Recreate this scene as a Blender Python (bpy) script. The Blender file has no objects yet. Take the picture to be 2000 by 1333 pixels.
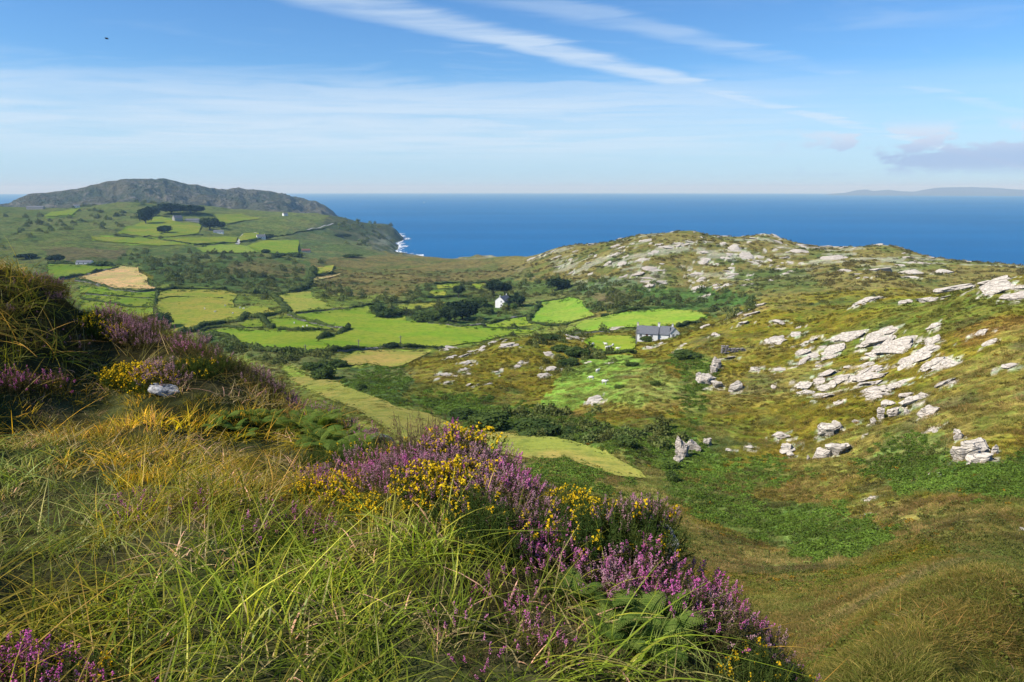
import bpy, bmesh, math, random
import numpy as np
from mathutils import Vector, Matrix, noise as mnoise
from mathutils.geometry import delaunay_2d_cdt

random.seed(7)
rng = np.random.default_rng(11)
SC = bpy.context.scene
COL = SC.collection

# ------------------------------------------------------------------ camera
W0, H0, FP = 2000.0, 1333.0, 1400.0          # photograph's frame and focal length in its pixels
CAMZ = 140.0                                  # eye height above the sea (m)
SEA_R = 30000.0
PITCH = math.atan((H0 / 2 - 378.0) / FP) + math.atan(CAMZ / SEA_R)
cam_data = bpy.data.cameras.new('camera')
cam = bpy.data.objects.new('camera', cam_data)
COL.objects.link(cam)
cam.location = (0, 0, CAMZ)
cam.rotation_euler = (math.pi / 2 - PITCH, 0, 0)
cam_data.sensor_width = 36.0
cam_data.lens = 36.0 * FP / W0
cam_data.clip_start = 0.05
cam_data.clip_end = 90000.0
SC.camera = cam

# ------------------------------------------------------------------ light
SUN_EL, SUN_AZ = math.radians(42.0), math.radians(-112.0)   # azimuth from +Y towards +X: the sun stands to the left
sun_dir = Vector((math.sin(SUN_AZ) * math.cos(SUN_EL), math.cos(SUN_AZ) * math.cos(SUN_EL), math.sin(SUN_EL)))
sl = bpy.data.lights.new('sun', 'SUN')
sl.energy = 4.4
sl.angle = math.radians(0.53)
sl.color = (1.0, 0.95, 0.86)
so = bpy.data.objects.new('sun', sl)
COL.objects.link(so)
so.rotation_euler = sun_dir.to_track_quat('Z', 'Y').to_euler()
so.location = (-50, 0, 300)

SC.view_settings.view_transform = 'Standard'
SC.view_settings.look = 'None'
SC.view_settings.exposure = 0.58
SC.view_settings.gamma = 1.0
SC.view_settings.use_curve_mapping = False
SC.cycles.max_bounces = 3
SC.cycles.diffuse_bounces = 1
SC.cycles.glossy_bounces = 1
SC.cycles.transmission_bounces = 1
SC.cycles.volume_bounces = 0
SC.cycles.transparent_max_bounces = 8
SC.cycles.use_denoising = True
SC.cycles.sample_clamp_indirect = 4.0
SC.cycles.caustics_reflective = False
SC.cycles.caustics_refractive = False

class NT:
    """small helper for building node trees"""
    def __init__(s, tree):
        s.t = tree; s.n = tree.nodes; s.l = tree.links
    def new(s, typ, **kw):
        n = s.n.new(typ)
        for k, v in kw.items():
            if k.startswith('i_'):
                key = k[2:]
                key = int(key) if key.isdigit() else key.replace('_', ' ')
                s.put(n.inputs[key], v)
            else:
                setattr(n, k, v)
        return n
    def put(s, sock, v):
        if hasattr(v, 'is_linked') or isinstance(v, bpy.types.NodeSocket):
            s.l.new(v, sock)
        else:
            if isinstance(v, (tuple, list)) and len(v) == 3 and sock.type == 'RGBA':
                v = (*v, 1.0)
            sock.default_value = v
    def math(s, op, a, b=0.0, clamp=False):
        n = s.n.new('ShaderNodeMath'); n.operation = op; n.use_clamp = clamp
        s.put(n.inputs[0], a); s.put(n.inputs[1], b)
        return n.outputs[0]
    def vmath(s, op, a, b=(0, 0, 0)):
        n = s.n.new('ShaderNodeVectorMath'); n.operation = op
        s.put(n.inputs[0], a); s.put(n.inputs[1], b)
        return n.outputs[0]
    def mix(s, fac, a, b, blend='MIX'):
        n = s.n.new('ShaderNodeMix'); n.data_type = 'RGBA'; n.blend_type = blend
        s.put(n.inputs[0], fac); s.put(n.inputs[6], a); s.put(n.inputs[7], b)
        return n.outputs[2]
    def noise(s, vec, scale, detail=3.0, rough=0.55, dist=0.0):
        n = s.n.new('ShaderNodeTexNoise')
        if vec is not None: s.l.new(vec, n.inputs['Vector'])
        n.inputs['Scale'].default_value = scale; n.inputs['Detail'].default_value = detail
        n.inputs['Roughness'].default_value = rough; n.inputs['Distortion'].default_value = dist
        return n.outputs[0]
    def ramp(s, fac, lo, hi, a=0.0, b=1.0):
        n = s.n.new('ShaderNodeMapRange'); n.interpolation_type = 'SMOOTHSTEP'
        s.put(n.inputs[0], fac); s.put(n.inputs[1], lo); s.put(n.inputs[2], hi); s.put(n.inputs[3], a); s.put(n.inputs[4], b)
        return n.outputs[0]

# ------------------------------------------------------------------ sky
world = bpy.data.worlds.new('World')
SC.world = world
world.use_nodes = True
world.node_tree.nodes.clear()
w = NT(world.node_tree)
sky = w.new('ShaderNodeTexSky', sky_type='NISHITA', sun_disc=False, sun_elevation=SUN_EL, sun_rotation=SUN_AZ % (2 * math.pi),
            altitude=100.0, air_density=1.0, dust_density=0.15, ozone_density=3.0)
skyc = w.new('ShaderNodeHueSaturation', i_Saturation=1.12, i_Value=1.0, i_Color=sky.outputs[0]).outputs[0]
skyc = w.mix(1.0, skyc, (0.74, 1.03, 1.30), 'MULTIPLY')   # clear Atlantic air
tc = w.new('ShaderNodeTexCoord')
sep = w.new('ShaderNodeSeparateXYZ', i_0=tc.outputs['Generated'])
zc = w.math('MAXIMUM', sep.outputs[2], 0.02)
low = w.math('SUBTRACT', 1.0, w.ramp(sep.outputs[2], 0.0, 0.16))
skyc = w.mix(w.math('MULTIPLY', low, 0.75), skyc, (4.1, 6.1, 8.3))     # pale blue sea air along the horizon, all round
# the high cloud sheet lies on a plane far overhead: map the view direction onto it
pu = w.math('DIVIDE', sep.outputs[0], zc)
pv = w.math('DIVIDE', sep.outputs[1], zc)
pl = w.new('ShaderNodeCombineXYZ', i_0=pu, i_1=pv, i_2=0.0).outputs[0]
warp = w.new('ShaderNodeTexNoise', i_Vector=pl, i_Scale=0.28, i_Detail=4.0).outputs['Color']
plw = w.vmath('ADD', pl, w.vmath('SCALE', w.vmath('SUBTRACT', warp, (0.5, 0.5, 0.5))))
plw.node.inputs[1].links[0].from_node.inputs['Scale'].default_value = 2.6
def streak(vec, ang, stretch, scale, detail=4.0):
    m = w.new('ShaderNodeMapping', i_Vector=vec)
    m.inputs['Rotation'].default_value = (0, 0, ang)
    m.inputs['Scale'].default_value = (scale, scale * stretch, 1)
    return w.noise(m.outputs[0], 1.0, detail, 0.6, 0.4)
s1 = streak(plw, math.radians(8), 2.2, 0.10)
s2 = streak(plw, math.radians(35), 2.6, 0.33, 5.0)
elev = sep.outputs[2]
# broad veil of cirrostratus in a belt low above the sea
azv = w.math('ARCTAN2', sep.outputs[0], sep.outputs[1])
veil = w.math('MULTIPLY', w.ramp(elev, 0.02, 0.065), w.math('SUBTRACT', 1.0, w.ramp(w.math('ADD', elev, w.math('MULTIPLY', w.math('SUBTRACT', s2, 0.5), 0.10)), 0.115, 0.155)))
veil = w.math('MULTIPLY', veil, w.math('SUBTRACT', 1.0, w.math('MULTIPLY', w.ramp(azv, 0.05, 0.55), 0.7)))
veil = w.math('MULTIPLY', veil, w.math('MULTIPLY', w.ramp(s1, 0.22, 0.58, 0.25, 1.0), w.ramp(s2, 0.28, 0.62, 0.5, 1.0)))
fib = w.math('MULTIPLY', w.ramp(s2, 0.53, 0.78), w.ramp(elev, 0.05, 0.16))
# one old contrail spreading across the sheet (a straight line on the cloud plane)
def line_mask(p0, p1, wid, fall):
    (x0, y0), (x1, y1) = p0, p1
    L = math.hypot(x1 - x0, y1 - y0); nx, ny = -(y1 - y0) / L, (x1 - x0) / L
    c = nx * x0 + ny * y0
    d = w.math('SUBTRACT', w.math('ADD', w.math('MULTIPLY', pu, nx), w.math('MULTIPLY', pv, ny)), c)
    d = w.math('ADD', d, w.math('MULTIPLY', w.math('SUBTRACT', s2, 0.5), fall))
    return w.math('SUBTRACT', 1.0, w.ramp(w.math('ABSOLUTE', d), wid * 0.25, wid))
def sky_uv(px, py):
    d = Vector(((px - W0 / 2) / FP, 1.0, (H0 / 2 - py) / FP))
    d.rotate(Matrix.Rotation(-PITCH, 3, 'X'))
    return d.x / d.z, d.y / d.z
tr1 = line_mask(sky_uv(640, -10), sky_uv(1130, 112), 0.36, 0.8)
tr1 = w.math('MULTIPLY', tr1, w.ramp(s2, 0.25, 0.6))
tr2 = line_mask(sky_uv(1100, 20), sky_uv(1500, 110), 0.26, 0.9)
tr2 = w.math('MULTIPLY', w.math('MULTIPLY', tr2, w.ramp(s2, 0.30, 0.7)), 0.42)
cir = w.math('MAXIMUM', w.math('MULTIPLY', veil, 0.72), w.math('MAXIMUM', w.math('MULTIPLY', fib, 0.24), w.math('MAXIMUM', w.math('MULTIPLY', tr1, 0.72), tr2)))
CLOUD = (6.2, 7.3, 8.5)
skyc = w.mix(cir, skyc, CLOUD)
# a bank of small low cumulus standing far out over the sea, to the north-west
az = w.math('ARCTAN2', sep.outputs[0], sep.outputs[1])
cv = w.new('ShaderNodeCombineXYZ', i_0=w.math('MULTIPLY', az, 1.0), i_1=w.math('MULTIPLY', elev, 2.6), i_2=0.0).outputs[0]
cn = w.noise(cv, 17.0, 7.0, 0.62, 0.15)
big = w.noise(cv, 2.6, 2.0, 0.5)
bank = w.math('MULTIPLY', w.ramp(elev, 0.012, 0.03), w.math('SUBTRACT', 1.0, w.ramp(elev, 0.06, 0.085)))
bank = w.math('MULTIPLY', bank, w.ramp(az, 0.30, 0.45))
cum = w.math('MULTIPLY', bank, w.ramp(w.math('ADD', cn, w.math('MULTIPLY', w.math('SUBTRACT', big, 0.5), 0.8)), 0.47, 0.57))
cumcol = w.mix(w.ramp(elev, 0.035, 0.075), (3.4, 4.6, 7.0), (6.4, 7.0, 8.2))  # lit tops and shaded bases of the cumulus, painted by height
skyc = w.mix(w.math('MULTIPLY', cum, 0.85), skyc, cumcol)
bg = w.new('ShaderNodeBackground', i_Color=skyc, i_Strength=0.078)
wo = w.new('ShaderNodeOutputWorld', i_Surface=bg.outputs[0])

# ------------------------------------------------------------------ helpers
def tag(o, label=None, cat=None, group=None, kind=None):
    if label: o['label'] = label
    if cat: o['category'] = cat
    if group: o['group'] = group
    if kind: o['kind'] = kind
    return o
def new_obj(name, data, parent=None, loc=None):
    o = bpy.data.objects.new(name, data)
    COL.objects.link(o)
    if parent is not None: o.parent = parent
    if loc is not None: o.location = loc
    return o
def empty(name, loc=(0, 0, 0), rz=0.0):
    o = bpy.data.objects.new(name, None)
    COL.objects.link(o)
    o.empty_display_size = 0.2
    o.location = loc
    o.rotation_euler = (0, 0, rz)
    return o
def mesh_np(name, verts, faces, mat=None, smooth=False, loose=None):
    """verts (n,3) array, faces (m,k) int array of tris or quads"""
    me = bpy.data.meshes.new(name)
    verts = np.asarray(verts, dtype=np.float32); faces = np.asarray(faces, dtype=np.int32)
    me.vertices.add(len(verts)); me.vertices.foreach_set('co', verts.ravel())
    if len(faces):
        k = faces.shape[1]
        me.loops.add(faces.size); me.loops.foreach_set('vertex_index', faces.ravel())
        me.polygons.add(len(faces))
        me.polygons.foreach_set('loop_start', np.arange(0, faces.size, k, dtype=np.int32))
        me.polygons.foreach_set('loop_total', np.full(len(faces), k, dtype=np.int32))
        me.polygons.foreach_set('use_smooth', np.full(len(faces), smooth, dtype=bool))
    if mat: me.materials.append(mat)
    me.update(calc_edges=True)
    return me
def poly_mesh(name, verts, faces, mat=None, smooth=False):
    me = bpy.data.meshes.new(name)
    me.from_pydata([tuple(map(float, v)) for v in verts], [], [tuple(int(i) for i in f) for f in faces])
    if mat: me.materials.append(mat)
    if smooth:
        me.polygons.foreach_set('use_smooth', [True] * len(me.polygons))
    me.update()
    return me
def lattice(ix, iy, seed):
    h = (ix.astype(np.int64) * 374761393 + iy.astype(np.int64) * 668265263 + seed * 982451653) & 0x7fffffff
    h = ((h ^ (h >> 13)) * 1274126177) & 0x7fffffff
    h = h ^ (h >> 16)
    return (h & 0xffff) / 65535.0
def vnoise(x, y, seed=0):
    ix = np.floor(x); iy = np.floor(y); fx = x - ix; fy = y - iy
    fx = fx * fx * fx * (fx * (fx * 6 - 15) + 10); fy = fy * fy * fy * (fy * (fy * 6 - 15) + 10)
    ix = ix.astype(np.int64); iy = iy.astype(np.int64)
    a = lattice(ix, iy, seed); b = lattice(ix + 1, iy, seed); c = lattice(ix, iy + 1, seed); d = lattice(ix + 1, iy + 1, seed)
    return (a * (1 - fx) + b * fx) * (1 - fy) + (c * (1 - fx) + d * fx) * fy * 1.0 - 0.5
def fbm(x, y, seed=0, octv=4, gain=0.5):
    s = 0.0; a = 1.0; ca, sa = 0.8, 0.6
    for i in range(octv):
        s = s + a * vnoise(x, y, seed + i * 17)
        x, y = (ca * x - sa * y) * 2.03 + 13.7, (sa * x + ca * y) * 2.03 + 5.1
        a *= gain
    return s
def sstep(x, a, b):
    t = np.clip((x - a) / (b - a), 0, 1)
    return t * t * (3 - 2 * t)
def in_poly(px, py, poly):
    poly = np.asarray(poly, float)
    inside = np.zeros(np.shape(px), bool)
    x0, y0 = poly[-1]
    for x1, y1 in poly:
        c = ((y1 > py) != (y0 > py))
        with np.errstate(divide='ignore', invalid='ignore'):
            xi = (x0 - x1) * (py - y1) / (y0 - y1 + 1e-12) + x1
        inside ^= c & (px < xi)
        x0, y0 = x1, y1
    return inside

CP, SP = math.cos(PITCH), math.sin(PITCH)
def pix_dir(px, py):
    """direction through a pixel of the photograph, scaled to unit horizontal length"""
    dx = (np.asarray(px, float) - W0 / 2) / FP; dy = (H0 / 2 - np.asarray(py, float)) / FP
    X = dx; Y = CP + dy * SP; Z = -SP + dy * CP
    h = np.hypot(X, Y)
    return X / h, Y / h, Z / h
def to_pix(x, y, z):
    """where a point of the world shows in the photograph"""
    z = z - CAMZ
    d = y * CP - z * SP
    d = np.where(np.abs(d) < 1e-6, 1e-6, d)
    u = y * SP + z * CP
    return W0 / 2 + FP * x / d, H0 / 2 - FP * u / d, d
# ------------------------------------------------------------------ terrain: spot heights surveyed from the photograph
# (column px, row py, horizontal distance m)
SPOT = []
def col(px, *prs):
    for py, r in prs: SPOT.append((px, py, r))
SPOTZ = []          # (column px, distance, height relative to the eye)
def colz(px, *rz):
    for r, z in rz: SPOTZ.append((px, r, z))
for p in (-350, 150, 600, 1050, 1500, 2350):
    colz(p, (0.4, -1.66), (1.0, -1.66))
# near ground under the grass
colz(-350, (2, -1.55), (3.5, -1.6), (5.5, -1.7), (9, -1.9), (13, -1.0), (20, -3), (40, -12), (90, -34), (200, -62), (500, -87))
colz(-30, (2, -1.68), (3.5, -1.80), (5.5, -2.05), (8.6, -2.55), (10.5, -2.72), (11.4, -2.15), (12.2, -1.35), (13.3, -1.08), (16.5, -2.4), (25, -8), (60, -25), (130, -44), (300, -75), (500, -88))
colz(60, (8.6, -2.6), (10.6, -2.8), (11.6, -2.3), (12.4, -1.42), (13.4, -1.25), (16, -2.8))
colz(130, (8.6, -2.62), (10.6, -2.88), (11.7, -2.55), (12.5, -1.80), (13.3, -1.60), (14.8, -2.9), (18, -5))
colz(190, (11.2, -2.85), (12.2, -2.45), (13.0, -1.88), (15.5, -3.8))
colz(250, (2, -1.72), (3.5, -1.85), (5.5, -2.12), (9, -2.66), (11.4, -2.70), (13, -2.02), (16, -4.2), (30, -13), (60, -25), (130, -44), (300, -74), (430, -84))
colz(340, (9, -2.78), (13, -2.46), (16, -5.2))
colz(440, (5.5, -2.22), (9, -2.92), (12.3, -2.86), (15, -5.4), (30, -15.5))
colz(530, (9, -3.05), (11.5, -3.26), (14, -6.0))
colz(500, (2, -1.76), (3.5, -1.94), (60, -26), (130, -44), (200, -56))
colz(650, (5.5, -2.42), (8, -2.98), (10, -3.35), (12.5, -6.0), (30, -17))
colz(750, (2, -1.80), (3.5, -1.94), (5.2, -2.12), (6.6, -2.62), (8.3, -3.08), (10.5, -5.6), (30, -17.5), (60, -27))
colz(880, (4.5, -1.98), (5.6, -2.08), (7.2, -3.9), (12, -8.5))
colz(800, (5.5, -2.14))
colz(1000, (2, -1.83), (3.5, -2.00), (4.7, -2.06), (5.8, -3.2), (9, -6.3), (30, -18), (60, -28))
colz(1150, (3.4, -2.10), (4.4, -2.24), (5.5, -4.0))
colz(1290, (2, -1.92), (3.2, -2.16), (4.4, -2.36), (5.2, -4.0), (8, -6.6), (30, -19.5), (60, -29.5))
colz(1450, (2, -1.98), (3.1, -2.22), (3.9, -2.38), (5, -4.1), (8, -6.5), (20, -13.6))
colz(1620, (2, -2.06), (2.9, -2.24), (3.6, -2.75), (5, -4.3), (8, -6.5), (18, -12.2))
colz(1800, (1.6, -2.0), (2.4, -2.5), (3.5, -3.3), (5, -4.4), (7.5, -6.2))
colz(2100, (1.6, -2.1), (2.6, -2.8), (5, -4.4), (8, -6.3), (12, -8.7))
# the slope below, the valley, the hills
col(-30, (500, 1000), (450, 1400), (420, 1800), (402, 2150))
colz(-30, (2600, -90), (3200, -160))
colz(-350, (1000, -84), (1500, -66), (2100, -40), (2700, -100), (3200, -160))
col(250, (590, 580), (545, 740), (500, 1000), (450, 1400), (420, 1700), (398, 1980))
colz(250, (2500, -80), (3200, -160))
col(380, (402, 2000)); colz(380, (2500, -80))
col(500, (690, 290), (640, 430), (600, 540), (560, 680), (510, 950), (468, 1300), (432, 1700), (413, 1950))
colz(500, (2500, -90), (3200, -160))
col(620, (420, 2000)); colz(620, (2500, -110))
col(660, (425, 2050), (450, 1750), (480, 1350)); colz(660, (2600, -160))
col(750, (830, 130), (780, 165), (720, 240), (690, 300), (640, 430), (600, 540), (560, 680), (515, 1050), (490, 1420), (474, 1760), (455, 2000), (438, 2150))
colz(750, (2450, -135), (2700, -165), (3200, -190))
colz(795, (1450, -128), (1600, -150), (1900, -152), (2150, -143), (2300, -150), (2700, -190))
colz(775, (2180, -105), (1760, -142))
col(870, (800, 160), (740, 190), (690, 300), (640, 430), (600, 540), (560, 680), (520, 980))
colz(850, (1250, -112), (1420, -130), (1650, -160), (2200, -190), (3200, -190))
col(1000, (870, 110), (830, 135), (780, 165), (720, 205), (662, 255), (645, 420), (610, 500), (570, 620), (530, 830), (501, 1120))
colz(1000, (320, -72), (1300, -120), (1600, -165), (2400, -190), (3200, -190))
col(1100, (860, 115), (800, 150), (740, 185), (690, 230), (655, 275), (635, 430), (600, 520), (560, 600), (510, 760), (482, 880))
colz(1100, (330, -70), (1200, -115), (1600, -165), (3200, -190))
col(1250, (930, 92), (870, 112), (800, 140), (720, 190), (680, 240), (662, 290), (642, 345), (610, 430), (585, 500), (520, 610), (462, 740))
colz(1250, (1050, -95), (1500, -165), (3200, -190))
col(1350, (1050, 62), (930, 95), (860, 120), (780, 150), (700, 195), (650, 245), (615, 415), (590, 490), (520, 610), (451, 745))
colz(1350, (300, -58), (900, -70), (1500, -165), (3200, -190))
col(1500, (1030, 75), (940, 95), (900, 110), (800, 140), (700, 185), (620, 240), (588, 275), (572, 480), (510, 640), (457, 760))
colz(1500, (340, -58), (30, -18.2), (900, -70), (1200, -110), (1500, -165), (3200, -190))
col(1750, (1310, 10.5), (1180, 20.0), (1120, 33), (1100, 50), (1000, 72), (930, 90), (850, 108), (750, 140), (650, 180), (580, 235), (560, 460), (510, 640), (480, 770))
colz(1750, (310, -48), (900, -85), (1200, -125), (1500, -165), (3200, -190))
col(2000, (1325, 10.0), (1180, 19.0), (1120, 31), (1100, 47), (1000, 66), (900, 86), (800, 108), (700, 132), (600, 170), (537, 205), (530, 600), (522, 720))
colz(2000, (290, -40), (850, -90), (1100, -125), (1400, -165), (3200, -190))
colz(2350, (5, -4.3), (8, -6.2), (17, -11.6), (47, -25), (86, -31), (132, -27), (200, -20), (290, -38), (600, -70), (800, -100), (1100, -160), (3200, -190))
colz(150, (5000, -200)); colz(1000, (5000, -200)); colz(1900, (5000, -200)); colz(-350, (5000, -200)); colz(2350, (5000, -200))

pts, val = [], []
US = 14.0
for px, py, r in SPOT:
    X, Y, Z = pix_dir(px, py)
    pts.append((math.degrees(math.atan2(X, Y)) / US, math.log(r))); val.append(math.atan(Z))
for px, r, z in SPOTZ:
    X, Y, Z = pix_dir(px, H0 / 2)
    pts.append((math.degrees(math.atan2(X, Y)) / US, math.log(r))); val.append(math.atan2(z, r))
pts = np.array(pts); val = np.array(val)
def tps_k(d2):
    return np.where(d2 > 1e-12, 0.5 * d2 * np.log(np.maximum(d2, 1e-12)), 0.0)
n = len(pts)
d2 = ((pts[:, None, :] - pts[None, :, :]) ** 2).sum(-1)
A = np.zeros((n + 3, n + 3)); A[:n, :n] = tps_k(d2) + np.eye(n) * 0.002
A[:n, n] = 1; A[:n, n + 1:] = pts; A[n, :n] = 1; A[n + 1:, :n] = pts.T
coef = np.linalg.solve(A, np.concatenate([val, np.zeros(3)]))
def tps(u, v):
    out = np.empty(u.shape)
    for i in range(0, u.size, 20000):
        a = u.ravel()[i:i + 20000]; b = v.ravel()[i:i + 20000]
        k = tps_k((a[:, None] - pts[None, :, 0]) ** 2 + (b[:, None] - pts[None, :, 1]) ** 2)
        out.ravel()[i:i + 20000] = k @ coef[:n] + coef[n] + coef[n + 1] * a + coef[n + 2] * b
    return out

# polar grid: fine where the view goes, coarse behind
TH_MAX = 43.0
th_f = np.linspace(-TH_MAX, TH_MAX, 661)
th_b = np.linspace(TH_MAX, 360 - TH_MAX, 60)[1:-1]
TH = np.concatenate([th_f, th_b])                     # degrees, clockwise from +Y
R0, R1, NR = 0.4, 5200.0, 820
LR = np.linspace(math.log(R0), math.log(R1), NR)
thf = np.radians(th_f)
TT, RR = np.meshgrid(th_f, LR, indexing='ij')
ANG = tps(TT / US, RR)
rad = np.exp(RR)
ZF = np.clip(np.tan(ANG) * rad, -210, 60)
# behind the camera: blend between the two edges and the hill the camera stands on
edge_l, edge_r = ZF[0], ZF[-1]
tb = (th_b - TH_MAX) / (360 - 2 * TH_MAX)
hill = -1.62 + np.minimum(np.exp(LR) * 0.12, 14) * np.exp(-np.exp(LR) / 400) - np.maximum(np.exp(LR) - 300, 0) * 0.09
hill = np.maximum(hill, -205)
ZB = np.empty((len(th_b), NR))
for i, t in enumerate(tb):
    wl = float(sstep(np.array(1 - t), 0.55, 1.0)); wr = float(sstep(np.array(1 - t), 0.45, 0.0))
    ZB[i] = hill * (1 - wl - wr) + edge_r * wl + edge_l * wr
Z = np.concatenate([ZF, ZB], 0)
rad = np.exp(LR)[None, :].repeat(len(TH), 0)
th = np.radians(TH)[:, None].repeat(NR, 1)
GX, GY = np.sin(th) * rad, np.cos(th) * rad
# pixel coordinates of the smooth ground, for laying out the land cover
PX, PY, PD = to_pix(GX, GY, Z + CAMZ)
front = (PD > 0.2)
sea_side = sstep(rad, 1550, 1900) * sstep(PX, 840, 900) * front
Z = np.minimum(Z, Z * (1 - sea_side) - 170.0 * sea_side)
# ------------------------------------------------------------------ land parcels traced from the photograph
# name, colour (linear albedo), outline in photograph pixels, label
G1c, G2c, G3c = (0.180, 0.285, 0.022), (0.205, 0.280, 0.026), (0.260, 0.305, 0.036)
FIELDS = [
 (G1c, [(95,517),(140,519),(197,521),(229,523),(197,528),(165,536),(140,541),(120,545),(95,548)], 'green pasture behind the dark mound, beside the hay field'),
 ((0.54,0.45,0.13), [(149,546),(165,540),(197,533),(224,526),(239,522),(269,525),(271,534),(288,544),(288,559),(305,563),(303,566),(273,565),(225,564),(197,555),(168,547)], 'pale golden hay field cut short between dark hedges'),
 (G1c, [(155,561),(203,562),(225,569),(273,573),(305,571),(303,582),(262,582),(225,578),(158,574)], 'narrow green pasture just below the golden hay field'),
 (G1c, [(160,578),(225,581),(262,583),(301,585),(300,599),(254,599),(224,593),(191,588),(160,582)], 'second narrow green pasture below the golden hay field'),
 (G2c, [(155,588),(191,591),(220,596),(250,602),(300,602),(300,625),(250,625),(160,605)], 'green pasture sliver behind the heather crest on the left'),
 (G3c, [(309,574),(330,567),(368,567),(434,568),(463,576),(453,591),(459,601),(480,606),(480,622),(463,625),(415,633),(377,641),(358,650),(320,655),(315,614),(305,603),(307,585)], 'wide yellowish meadow with low hummocks and sheep'),
 (G3c, [(462,601),(480,601),(510,599),(529,603),(539,610),(508,616),(482,613)], 'small pale meadow at the right end of the hummocky meadow'),
 ((0.24,0.31,0.04), [(539,582),(556,575),(607,570),(611,582),(643,597),(651,603),(613,609),(571,613),(562,605),(546,593)], 'light green trapezoid field below the brown heath'),
 (G1c, [(579,615),(651,608),(717,599),(727,616),(755,622),(793,620),(793,629),(820,630),(839,631),(877,638),(934,641),(1010,645),(1045,646),(1038,651),(1010,653),(942,668),(896,674),(864,680),(820,679),(784,680),(750,677),(708,681),(657,684),(643,677),(621,667),(681,644),(657,638),(613,631),(586,622)], 'largest bright green field across the valley floor'),
 (G1c, [(524,625),(550,622),(575,624),(594,631),(632,639),(655,644),(622,646),(546,644),(535,643),(527,631)], 'small wedge of pasture between two dark field walls'),
 (G1c, [(467,637),(482,627),(510,625),(514,639),(480,641)], 'tiny green plot beside the dark hedge corner'),
 (G1c, [(396,650),(434,644),(480,646),(535,648),(643,650),(621,662),(621,668),(641,675),(632,686),(571,690),(518,686),(491,682),(463,671),(436,656),(393,656)], 'long bright green field with utility poles at its lower edge'),
 ((0.27,0.27,0.05), [(662,705),(689,692),(727,686),(841,689),(818,701),(784,717),(765,720),(717,711),(689,715),(666,715)], 'small yellow green field beside the rocky knoll'),
 (G3c, [(776,598),(803,595),(870,591),(855,598),(820,604),(790,605)], 'narrow pale strip field behind the dark tree clump'),
 ((0.18,0.31,0.03), [(1048,594),(1114,583),(1132,587),(1139,600),(1162,617),(1143,623),(1105,633),(1044,633),(1035,625),(1038,615)], 'bright green field right of the white house'),
 (G1c, [(943,636),(991,625),(1027,621),(1031,633),(1044,636),(1010,640),(953,641)], 'thin green paddock below the white house'),
 ((0.19,0.31,0.03), [(1112,648),(1138,629),(1176,621),(1224,611),(1301,604),(1352,609),(1383,616),(1370,624),(1332,637),(1258,640),(1230,640),(1199,644),(1153,649)], 'long bright green field behind the slate roofed cottage'),
 (G1c, [(1143,665),(1163,657),(1230,657),(1242,665),(1240,680),(1230,690),(1178,688)], 'green paddock left of the slate roofed cottage'),
 ((0.25,0.275,0.048), [(543,711),(578,719),(610,738),(649,744),(688,762),(754,785),(773,797),(832,809),(871,824),(894,834),(949,844),(1007,850),(1085,855),(1144,871),(1202,898),(1249,922),(1263,938),(1202,932),(1105,897),(1046,900),(1000,892),(900,882),(800,872),(700,802),(620,772),(560,738)], 'long yellowish grass strip curving down the slope behind the heather'),
 ((0.21,0.32,0.035), [(385,486),(428,480),(478,481),(505,494),(452,495),(399,494)], 'bright lime green field below the far white farmhouse'),
 (G1c, [(483,481),(514,471),(584,471),(582,495),(548,497),(514,495)], 'cool green field right of the lime green far field'),
 (G2c, [(380,471),(416,464),(462,466),(461,475),(380,477)], 'green field left of the far pale lane'),
 (G2c, [(466,469),(476,457),(505,457),(507,466),(471,473)], 'small green plot between the pale lane and far farmhouse'),
 (G2c, [(229,457),(310,422),(353,436),(395,439),(388,457),(335,464),(282,464)], 'green hillside field below the grey far farmhouse'),
 (G2c, [(310,467),(451,464),(462,469),(388,478),(353,474)], 'long olive green field low on the far hillside'),
 (G2c, [(176,464),(282,466),(370,479),(307,481),(183,471)], 'thin green strip field on the far hillside'),
 (G1c, [(102,415),(155,409),(141,422),(88,425)], 'small green field high on the far left hillside'),
 (G2c, [(416,422),(469,420),(508,428),(441,439)], 'green field at the top of the far hillside'),
 (G3c, [(605,527),(652,520),(649,531),(606,538)], 'pale yellow green plot in the brown heath'),
 ((0.36,0.33,0.10), [(600,548),(670,534),(642,544),(600,553)], 'thin straw coloured strip beside the scrub line'),
 (G2c, [(852,559),(900,556),(888,563),(855,566)], 'small green clearing behind the trees'),
 (G2c, [(837,572),(870,572),(870,580),(849,580)], 'tiny green clearing left of the lone valley tree'),
 (G2c, [(921,556),(948,556),(939,568),(927,566)], 'green clearing left of the tall dark pines'),
]
def warp_px(px, py, amp=4.0, seed=3):
    s = np.maximum(amp, 0.1)
    return px + s * 2 * fbm(px / 23., py / 14., seed, 3), py + s * fbm(px / 23., py / 14., seed + 50, 3)
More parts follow.
